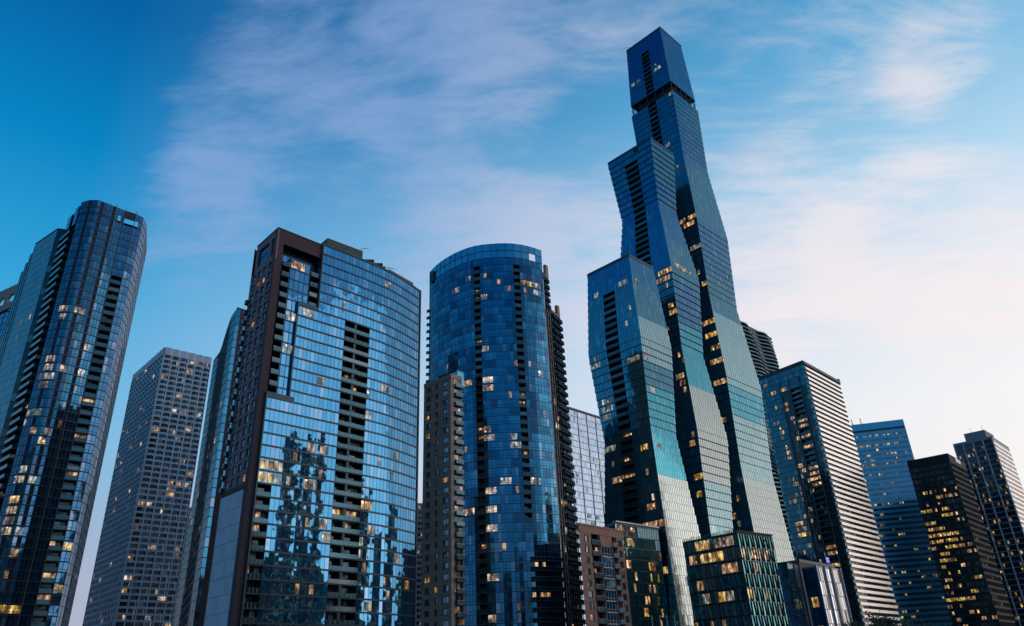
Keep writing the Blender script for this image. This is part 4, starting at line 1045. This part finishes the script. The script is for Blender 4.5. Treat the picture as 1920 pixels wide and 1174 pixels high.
# ================================================================== trees on the bank, lower right
def leaf_mat(name, c1, c2):
    m, t = base_mat(name)
    at = t.new('ShaderNodeAttribute', attribute_name='pane'); sep = t.new('ShaderNodeSeparateColor', ins={0: at.outputs['Color']})
    bc = t.mix(sep.outputs[0], c4(c1), c4(c2)); g = t.new('ShaderNodeBsdfPrincipled', ins={'Base Color': bc, 'Roughness': .6})
    t.new('ShaderNodeOutputMaterial', ins={0: g.outputs[0]}); return m
M_leaf = leaf_mat('foliage', (.035, .05, .02), (.11, .10, .04)); M_bark = plain('bark', (.06, .045, .035), .9)
def tree(x, y, h, w, label, seed):
    t = thing('tree', label, 'tree', 'trees at the foot of the striped tower'); r = random.Random(seed)
    b = MB(); top = Vector((x, y, h * .55)); rod(b, (x, y, 0), top, .28, M_bark, 7); tips = []
    for k in range(9):
        a = k * 2.4 + r.random(); e = Vector((x + math.cos(a) * w * r.uniform(.3, .75), y + math.sin(a) * w * r.uniform(.3, .75), h * r.uniform(.55, .92)))
        s = Vector((x, y, h * r.uniform(.3, .5))); rod(b, s, e, .1, M_bark, 5); tips.append(e)
    b.build('trunk', t); b = MB()
    for e in tips + [Vector((x, y, h * .9))]:
        for q in range(14):
            c = e + Vector((r.gauss(0, .9), r.gauss(0, .9), r.gauss(0, .6))); sh = r.random()
            for l in range(34):
                p = c + Vector((r.gauss(0, .42), r.gauss(0, .42), r.gauss(0, .35))); a = Vector((r.gauss(0, 1), r.gauss(0, 1), r.gauss(0, 1))).normalized() * r.uniform(.13, .24); d = a.cross(Vector((r.gauss(0, 1), r.gauss(0, 1), r.gauss(0, 1)))).normalized() * .11
                b.quad(tuple(p - a), tuple(p + d), tuple(p + a), tuple(p - d), M_leaf, (min(1, max(0, sh + r.gauss(0, .15))), 0, 0, 1))
    b.build('crown', t)
tree(51.5, 127, 10.6, 2.6, 'leftmost of the dark trees at the bottom edge, below the small silvery building', 1)
tree(56.0, 128, 11.6, 3.0, 'tallest of the dark trees at the bottom edge, in front of the striped tower', 2)
tree(62.0, 133, 10.9, 2.8, 'dark tree at the bottom edge under the right end of the pale stripes', 3)
tree(69.5, 140, 10.2, 2.6, 'rightmost dark tree at the bottom edge, in front of the blue ribbon tower', 4)

POLES = [(40.0, 255.8), (42.4, 254.8), (44.9, 256.8), (47.3, 256.8)]
ORD = ['leftmost', 'second from the left', 'third from the left', 'rightmost']
for k, (x, y) in enumerate(POLES):
    t = thing('flagpole', '%s of four pale flagpoles at the foot of the bottle-green block' % ORD[k], 'flagpole', 'flagpoles before the bottle-green block')
    b = MB(); rod(b, (x, y, .3), (x, y, 22), .11, M_white, 8); b.build('pole', t)
    b = MB(); rod(b, (x, y, 0), (x, y, .6), .45, M_conc, 10); b.build('base', t)
    b = MB(); rod(b, (x, y, 22.0), (x, y, 22.35), .2, M_alu, 8); b.build('finial', t)
# ================================================================== city across the river (behind the viewer), mirrored in the glass
def backtower(x, y, w, d, h, rot, g, bm, seed, bh, label):
    t = thing('riverside_tower', label, 'tower', 'riverside towers seen only as reflections'); c = V2((x, y)); ux = Vector((math.cos(R(rot)), math.sin(R(rot)), 0)); vy = Vector((-ux.y, ux.x, 0))
    q = [c - ux * w - vy * d, c + ux * w - vy * d, c + ux * w + vy * d, c - ux * w + vy * d]
    pts = []
    for A, B in zip(q, q[1:] + q[:1]): pts += subdiv([A, B], 3)[:-1]
    pts.append(q[0]); key = 'bt%d' % seed
    wall(t, key, pts, zlist(0, h, int(h / 3.8)), g, band=bm, band_h=bh, mull=bm, mull_w=.3, mull_d=.12)
    roof(t, q, h, 1.5, bm); boxobj('roof_box', t, (x, y), ux, vy, w * .5, d * .5, h, h + 5, bm)
    litrand(key, 150, ('warm', 'gold', 'soft'), seed=seed, nmax=3)
BT = [(210, 40, 16, 14, 78, 45, 'dark', M_redbrick, 1.6), (255, -20, 14, 14, 118, 45, 'band', M_conc, 1.2), (170, -60, 12, 12, 70, 45, 'green', M_dark, .8), (300, 60, 18, 12, 92, 45, 'dark', M_tan, 1.5),
      (120, -150, 18, 15, 95, 45, 'blue', M_dark, .7), (40, -190, 15, 15, 120, 45, 'dark', M_conc, 1.4), (-35, -170, 14, 14, 88, 45, 'band', M_brickd, 1.4), (-110, -120, 16, 14, 112, 45, 'green', M_dark, .7),
      (141, 130, 4, 4.5, 121, 45, 'dark', M_dark, .8), (168, 118, 22, 9, 62, 45, 'green', M_brickd, 1.2), (196, 78, 9, 9, 84, 45, 'dark', M_conc, 1.3), (148, 92, 8, 7, 58, 45, 'dark', M_redbrick, 1.4), (265, 288, 10, 10, 100, 45, 'dark', M_tan, 1.2), (300, 318, 9, 9, 128, 45, 'blue', M_dark, .8), (222, 218, 15, 10, 84, 45, 'green', M_conc, 1.2), (226, 176, 7, 8, 112, 45, 'dark', M_black, .8),
      (330, -90, 20, 16, 130, 45, 'blue', M_conc, 1.0), (-180, -40, 15, 15, 90, 45, 'dark', M_tan, 1.5), (-230, 60, 16, 16, 120, 45, 'band', M_dark, .8), (380, 120, 16, 16, 84, 45, 'green', M_dark, .8)]
for k, (x, y, w, d, h, rot, g, bm, bh) in enumerate(BT):
    backtower(x, y, w, d, h, rot, G[g], bm, 200 + k, bh, 'riverside tower outside the picture, seen only mirrored in the glass fronts')

# ================================================================== lit rooms (cells chosen storey by storey)
LITS = [('Amain', 2, 40, 3, 'soft', 0.9), ('Amain', 7, 40, 3, 'soft', 0.9), ('Amain', 3, 39, 2, 'soft', 0.35), ('Amain', 2, 34, 3, 'soft', 0.9), ('Amain', 2, 33, 3, 'soft', 0.8), ('Amain', 3, 32, 3, 'soft', 0.8), ('Amain', 2, 31, 2, 'soft', 0.3), ('Amain', 7, 33, 2, 'soft', 0.8), ('Amain', 1, 28, 4, 'cool', 0.9), ('Amain', 0, 28, 1, 'cool', 0.9), ('Amain', 2, 21, 3, 'soft', 0.8), ('Amain', 6, 21, 2, 'soft', 0.8), ('Amain', 2, 18, 3, 'soft', 0.9), ('Amain', 2, 17, 3, 'soft', 0.9), ('Amain', 2, 16, 3, 'soft', 0.9), ('Amain', 6, 16, 2, 'soft', 0.7), ('Amain', 5, 9, 4, 'gold', 0.8), ('Amain', 9, 9, 5, 'gold', 0.8), ('Amain', 6, 14, 2, 'warm', 0.6), ('Ab', 0, 36, 2, 'soft', 0.8), ('Ab', 0, 33, 2, 'soft', 0.8), ('Ad', 0, 11, 2, 'gold', 0.8), ('Ad', 0, 15, 2, 'gold', 0.8), ('Cbay', 0, 14, 3, 'warm', 1), ('Cbay', 0, 9, 2, 'soft', 0.9), ('Cbay', 0, 6, 2, 'soft', 0.5), ('C', 6, 31, 3, 'soft', 0.3), ('C', 11, 25, 2, 'soft', 0.5), ('C', 28, 37, 2, 'soft', 0.6), ('C', 16, 33, 1, 'cool', 1), ('C', 24, 25, 1, 'soft', 0.6), ('C', 28, 26, 3, 'soft', 0.7), ('C', 24, 23, 2, 'soft', 0.7), ('C', 0, 17, 4, 'gold', 0.9), ('C', 2, 17, 3, 'soft', 0.7), ('C', 0, 16, 3, 'gold', 0.8), ('C', 2, 16, 3, 'soft', 0.6), ('C', 10, 19, 2, 'soft', 0.6), ('C', 13, 19, 2, 'soft', 0.6), ('C', 13, 17, 1, 'soft', 0.6), ('C', 10, 16, 3, 'soft', 0.4), ('C', 24, 15, 3, 'warm', 0.8), ('C', 26, 13, 2, 'warm', 0.7), ('C', 14, 13, 2, 'warm', 0.6), ('C', 15, 12, 2, 'warm', 0.6), ('C', 11, 13, 1, 'warm', 0.3), ('C', 24, 12, 1, 'soft', 0.7), ('C', 24, 11, 1, 'soft', 0.7), ('C', 25, 10, 1, 'warm', 0.7), ('C', 26, 7, 2, 'warm', 0.6), ('C', 34, 11, 2, 'warm', 0.5), ('C', 32, 8, 1, 'warm', 0.6), ('C', 38, 9, 2, 'warm', 0.5), ('C', 33, 20, 2, 'soft', 0.4), ('D', 19, 47, 1, 'warm', 0.8), ('D', 13, 46, 3, 'soft', 0.3), ('D', 24, 47, 1, 'warm', 1), ('D', 28, 46, 1, 'warm', 1), ('D', 31, 45, 1, 'warm', 0.9), ('D', 35, 46, 4, 'gold', 0.9), ('D', 39, 46, 3, 'soft', 0.6), ('D', 36, 45, 1, 'warm', 0.8), ('D', 39, 45, 2, 'soft', 0.6), ('D', 23, 44, 2, 'soft', 0.3), ('D', 23, 37, 2, 'soft', 0.9), ('D', 32, 35, 1, 'warm', 0.8), ('D', 36, 35, 1, 'soft', 0.8), ('D', 39, 34, 1, 'soft', 0.6), ('D', 23, 33, 3, 'soft', 0.9), ('D', 23, 32, 3, 'warm', 0.9), ('D', 16, 33, 4, 'gold', 0.9), ('D', 15, 33, 1, 'warm', 0.8), ('D', 23, 27, 2, 'soft', 0.8), ('D', 23, 26, 3, 'soft', 0.35), ('D', 30, 26, 2, 'soft', 0.4), ('D', 30, 25, 3, 'soft', 0.9), ('D', 27, 21, 3, 'soft', 0.9), ('D', 23, 20, 3, 'soft', 0.8), ('D', 23, 18, 3, 'soft', 0.8), ('D', 23, 16, 3, 'soft', 0.8), ('D', 16, 18, 4, 'warm', 0.9), ('D', 31, 20, 1, 'warm', 0.7), ('D', 35, 21, 3, 'soft', 0.4), ('D', 23, 11, 3, 'soft', 0.9), ('D', 23, 7, 2, 'soft', 0.8), ('D', 35, 12, 1, 'warm', 0.7), ('D', 36, 9, 1, 'warm', 0.9), ('D', 37, 9, 2, 'warm', 0.7), ('s1', 14, 47, 4, 'cool', 0.8), ('s1', 21, 47, 3, 'cool', 0.6), ('s1', 3, 47, 2, 'cool', 0.7), ('s1', 14, 36, 5, 'cool', 0.8), ('s1', 20, 36, 3, 'soft', 0.6), ('s1', 0, 37, 4, 'cool', 0.8), ('s1', 22, 32, 3, 'soft', 0.7), ('s1', 2, 32, 4, 'cool', 0.5), ('s1', 1, 31, 5, 'cool', 0.8), ('s1', 1, 30, 4, 'cool', 0.5), ('s1', 0, 26, 5, 'cool', 1), ('s1', 15, 25, 3, 'gold', 0.8), ('s1', 3, 22, 5, 'warm', 0.6), ('s1', 15, 18, 3, 'warm', 0.5), ('s1', 13, 16, 8, 'warm', 0.6), ('s1', 22, 25, 3, 'soft', 0.3), ('s1', 17, 11, 2, 'gold', 0.9), ('s2', 15, 50, 5, 'gold', 1), ('s2', 15, 49, 4, 'warm', 0.8), ('s2', 14, 49, 3, 'warm', 0.6), ('s2', 22, 51, 9, 'soft', 0.7), ('s2', 17, 45, 2, 'gold', 0.6), ('s2', 17, 44, 3, 'gold', 0.9), ('s2', 18, 38, 1, 'gold', 0.9), ('s2', 16, 35, 3, 'warm', 0.6), ('s2', 18, 33, 1, 'warm', 0.6), ('s2', 17, 26, 2, 'warm', 0.8), ('s2', 17, 22, 3, 'gold', 0.8), ('s2', 17, 20, 2, 'gold', 0.7), ('s2', 36, 24, 2, 'soft', 0.4), ('s3', 13, 92, 4, 'cool', 0.9), ('s3', 1, 92, 2, 'cool', 0.7), ('s3', 4, 92, 2, 'cool', 0.4), ('s3', 13, 76, 2, 'soft', 0.4), ('s3', 16, 71, 1, 'soft', 0.5), ('s3', 14, 61, 2, 'warm', 0.7), ('s3', 17, 61, 3, 'warm', 1), ('s3', 15, 60, 4, 'warm', 0.9), ('s3', 16, 56, 4, 'cool', 0.7), ('s3', 18, 50, 2, 'gold', 0.8), ('s3', 17, 44, 3, 'gold', 0.9), ('s3', 15, 44, 2, 'warm', 0.6), ('s3', 16, 42, 4, 'gold', 1), ('s3', 17, 40, 3, 'warm', 0.3), ('s3', 16, 38, 5, 'warm', 0.9), ('s3', 16, 35, 4, 'warm', 0.6), ('s3', 34, 53, 2, 'cool', 0.5), ('Qr', 0, 9, 3, 'warm', 0.8), ('Qr', 4, 9, 4, 'warm', 1), ('Qr', 9, 9, 2, 'warm', 0.8), ('Qr', 4, 8, 2, 'warm', 0.7), ('Qr', 0, 6, 2, 'gold', 0.8), ('Qr', 1, 6, 2, 'warm', 0.5), ('Qr', 7, 6, 1, 'gold', 0.7), ('Ql', 7, 9, 3, 'gold', 1), ('Ql', 4, 9, 3, 'warm', 0.9), ('Ql', 1, 9, 2, 'warm', 0.5), ('Ql', 9, 8, 4, 'warm', 0.7), ('Ql', 7, 6, 2, 'gold', 1), ('Ql', 9, 6, 2, 'soft', 0.6), ('Ql', 2, 7, 2, 'warm', 0.7), ('Ql', 4, 6, 1, 'soft', 0.6), ('Ql', 3, 6, 1, 'soft', 0.5), ('Ql', 8, 10, 5, 'soft', 0.4), ('Ql', 3, 10, 4, 'gold', 0.6), ('Nr', 12, 10, 1, 'gold', 0.8), ('Nr', 8, 6, 2, 'gold', 0.8), ('Nr', 15, 6, 1, 'gold', 0.8), ('Nr', 12, 9, 1, 'gold', 0.7), ('Nr', 4, 12, 3, 'warm', 0.8), ('Fl', 2, 52, 2, 'warm', 0.4), ('Fl', 5, 50, 3, 'warm', 0.8), ('Fl', 11, 50, 3, 'gold', 0.8), ('Fl', 6, 47, 2, 'gold', 0.8), ('Fl', 11, 47, 2, 'gold', 0.6), ('Fl', 11, 46, 2, 'gold', 0.6), ('Fl', 6, 42, 2, 'gold', 0.7), ('Fl', 7, 38, 2, 'gold', 0.8), ('Fl', 15, 32, 2, 'gold', 0.8), ('Fl', 7, 32, 2, 'soft', 0.5), ('Fl', 6, 30, 2, 'cool', 0.6), ('Fl', 4, 25, 4, 'gold', 1), ('Fl', 7, 24, 2, 'gold', 0.7), ('Fl', 4, 23, 4, 'gold', 0.9)]
#LITS_END
for key, i, j, n_, kind, br in LITS: lit(key, i, j, n_, kind, (.2, .9), .03, br)
litrand('Ay', 14, ('warm', 'gold'), (3, 40), (0, 4), seed=104, nmax=1); litrand('Aw', 5, ('soft',), (20, 45), seed=105, nmax=1); litrand('Amain', 18, ('soft', 'warm'), (0, 34), seed=101, nmax=2, bright=(.3, .8))
litrand('C', 14, ('soft', 'warm'), (2, 22), skip=skC, seed=111, nmax=1, bias=.3); litrand('D', 12, ('soft', 'warm'), (2, 40), (10, ND), skip=skD, seed=121, nmax=1); litrand('Dw', 22, ('warm', 'soft'), (1, 40), seed=122, nmax=1)
litrand('s1', 8, ('cool', 'soft'), (12, 45), (0, 20), skip=sk1, seed=131, nmax=1, bright=(.3, .9))
litrand('s2', 8, ('warm', 'cool'), (12, 50), (12, 20), skip=sk2, seed=132, nmax=2, bright=(.2, .6)); litrand('s3', 10, ('cool', 'warm'), (12, 95), (10, 20), skip=sk3, seed=133, nmax=2, bright=(.1, .5))
litrand('Ql', 5, ('gold', 'warm'), (1, 8), seed=141, nmax=1, h=(.1, .9)); litrand('Qr', 5, ('gold', 'warm'), (1, 6), seed=142, nmax=1, h=(.08, .9))

# ================================================================== light
SUN_AZ, SUN_EL = R(100), R(3.0)       # azimuth from +Y towards +X
sd = Vector((math.sin(SUN_AZ) * math.cos(SUN_EL), math.cos(SUN_AZ) * math.cos(SUN_EL), math.sin(SUN_EL)))
ld = bpy.data.lights.new('sun', 'SUN'); ld.energy = .5; ld.angle = R(50); ld.color = (1, .82, .74)
lo = bpy.data.objects.new('sun', ld); col.objects.link(lo); lo.rotation_euler = sd.to_track_quat('Z', 'Y').to_euler()

w = bpy.data.worlds.new('World'); sc.world = w; w.use_nodes = True; t = NT(w.node_tree); t.n.clear()
tc = t.new('ShaderNodeTexCoord'); d = t.vm('NORMALIZE', tc.outputs['Generated']).outputs[0]
sep = t.new('ShaderNodeSeparateXYZ', ins={0: d})
def dirv(az, el): az, el = R(az), R(el); return (math.sin(az) * math.cos(el), math.cos(az) * math.cos(el), math.sin(el))
glow = t.vm('DOT_PRODUCT', d, dirv(52, 2)).outputs['Value']
el = sep.outputs[2]                                     # sine of the elevation
flat = t.vm('NORMALIZE', t.vm('MULTIPLY', d, (1, 1, 0)).outputs[0]).outputs[0]
side = t.mapr(t.vm('DOT_PRODUCT', flat, dirv(62, 0)).outputs['Value'], -.12, .92)
def sn(x): return math.sin(R(x))
left = t.ramp(el, [(0, (.44, .41, .49)), (sn(8), (.33, .42, .58)), (sn(17), (.13, .46, .76)), (sn(26), (.03, .36, .69)), (sn(35), (.0, .23, .55)), (sn(44), (.0, .12, .37)), (sn(56), (.0, .075, .26)), (1, (.003, .08, .28))])
right = t.ramp(el, [(0, (1, .94, .90)), (sn(16), (.95, .93, .93)), (sn(24), (.80, .85, .92)), (sn(32), (.42, .67, .87)), (sn(41), (.12, .42, .70)), (sn(52), (.02, .23, .50)), (1, (.01, .13, .38))])
base = t.mix(side, left, right)
# after-glow low in the sky off to the right of the frame
gl = t.mapr(t.vm('DOT_PRODUCT', flat, dirv(84, 0)).outputs['Value'], math.cos(R(50)), math.cos(R(8)), 0, 1, True)
ge = t.mapr(el, 0, sn(27), 1, 0, True)
base = t.mix(t.math('MULTIPLY', t.math('MULTIPLY', gl, ge), 1.0), base, (1.0, .80, .72, 1), 'ADD')
sky = t.new('ShaderNodeTexSky', sky_type='NISHITA'); sky.sun_disc = False; sky.sun_elevation = SUN_EL; sky.sun_rotation = SUN_AZ; sky.air_density = 1.5; sky.ozone_density = 4
base = t.mix(.015, base, sky.outputs[0])
# clouds
den = t.math('ADD', sep.outputs[2], .12)
px = t.math('DIVIDE', sep.outputs[0], den); py = t.math('DIVIDE', sep.outputs[1], den)
uv = t.new('ShaderNodeCombineXYZ', ins={0: px, 1: py, 2: 0.0})
rot = t.new('ShaderNodeMapping', ins={'Vector': uv.outputs[0], 'Rotation': (0, 0, R(28)), 'Scale': (.9, 2.3, 1)})
warp = t.new('ShaderNodeTexNoise', ins={'Vector': rot.outputs[0], 'Scale': 1.1, 'Detail': 3.0})
wv = t.vm('SCALE', warp.outputs['Color']); wv.inputs[3].default_value = .55
wp = t.vm('ADD', rot.outputs[0], wv.outputs[0]).outputs[0]
n1 = t.new('ShaderNodeTexNoise', ins={'Vector': wp, 'Scale': 1.7, 'Detail': 10.0, 'Roughness': .62})
n2 = t.new('ShaderNodeTexNoise', ins={'Vector': wp, 'Scale': 5.5, 'Detail': 8.0, 'Roughness': .6})
n3 = t.new('ShaderNodeTexNoise', ins={'Vector': wp, 'Scale': 14.0, 'Detail': 8.0, 'Roughness': .62})
cl = t.math('ADD', t.math('ADD', t.math('MULTIPLY', n1.outputs['Fac'], .75), t.math('MULTIPLY', n2.outputs['Fac'], .65)), t.math('MULTIPLY', n3.outputs['Fac'], .3))
cl = t.math('SUBTRACT', cl, .35)
#CLOUDBLOBS
def blob(az, el, r0, r1, amt):
    v = t.vm('DOT_PRODUCT', d, dirv(az, el)).outputs['Value']
    return t.math('MULTIPLY', t.mapr(v, math.cos(R(r0)), math.cos(R(r1)), 0, 1, True), amt)
bias = None
for a in [(-29, 34, 8, 1, .12), (-23, 39, 11, 2, .11), (-13, 45, 12, 2, .12), (-5, 41, 10, 2, .13), (4, 48, 10, 2, .12), (-27, 31, 6, 1, .08), (-16, 35.5, 6, 2, -.10), (-4, 31, 9, 2, .20), (7, 31, 10, 3, .25), (20, 28, 10, 4, .24), (33, 26, 9, 4, .22), (9, 38, 6, 1, -.08), (26, 37, 10, 3, .07), (38, 37, 5, 1, .22), (33, 40, 6, 1, .06), (41, 32, 6, 1, -.14), (-44, 42, 14, 5, -.30), (-38, 34, 9, 3, -.25), (-31, 22, 12, 4, -.12)]:
    x = blob(*a); bias = x if bias is None else t.math('ADD', bias, x)
dens = t.mapr(t.math('ADD', cl, bias), .44, .92, 0, 1, True)
ccol = t.mix(t.mapr(glow, .38, .80), (.30, .43, .72, 1), (1.0, .86, .85, 1))
final = t.mix(t.math('MULTIPLY', dens, .62), base, ccol)
bg = t.new('ShaderNodeBackground', ins={0: final, 1: 1.0}); t.new('ShaderNodeOutputWorld', ins={0: bg.outputs[0]})
sc.cycles.max_bounces = 6; sc.cycles.glossy_bounces = 4; sc.cycles.diffuse_bounces = 2
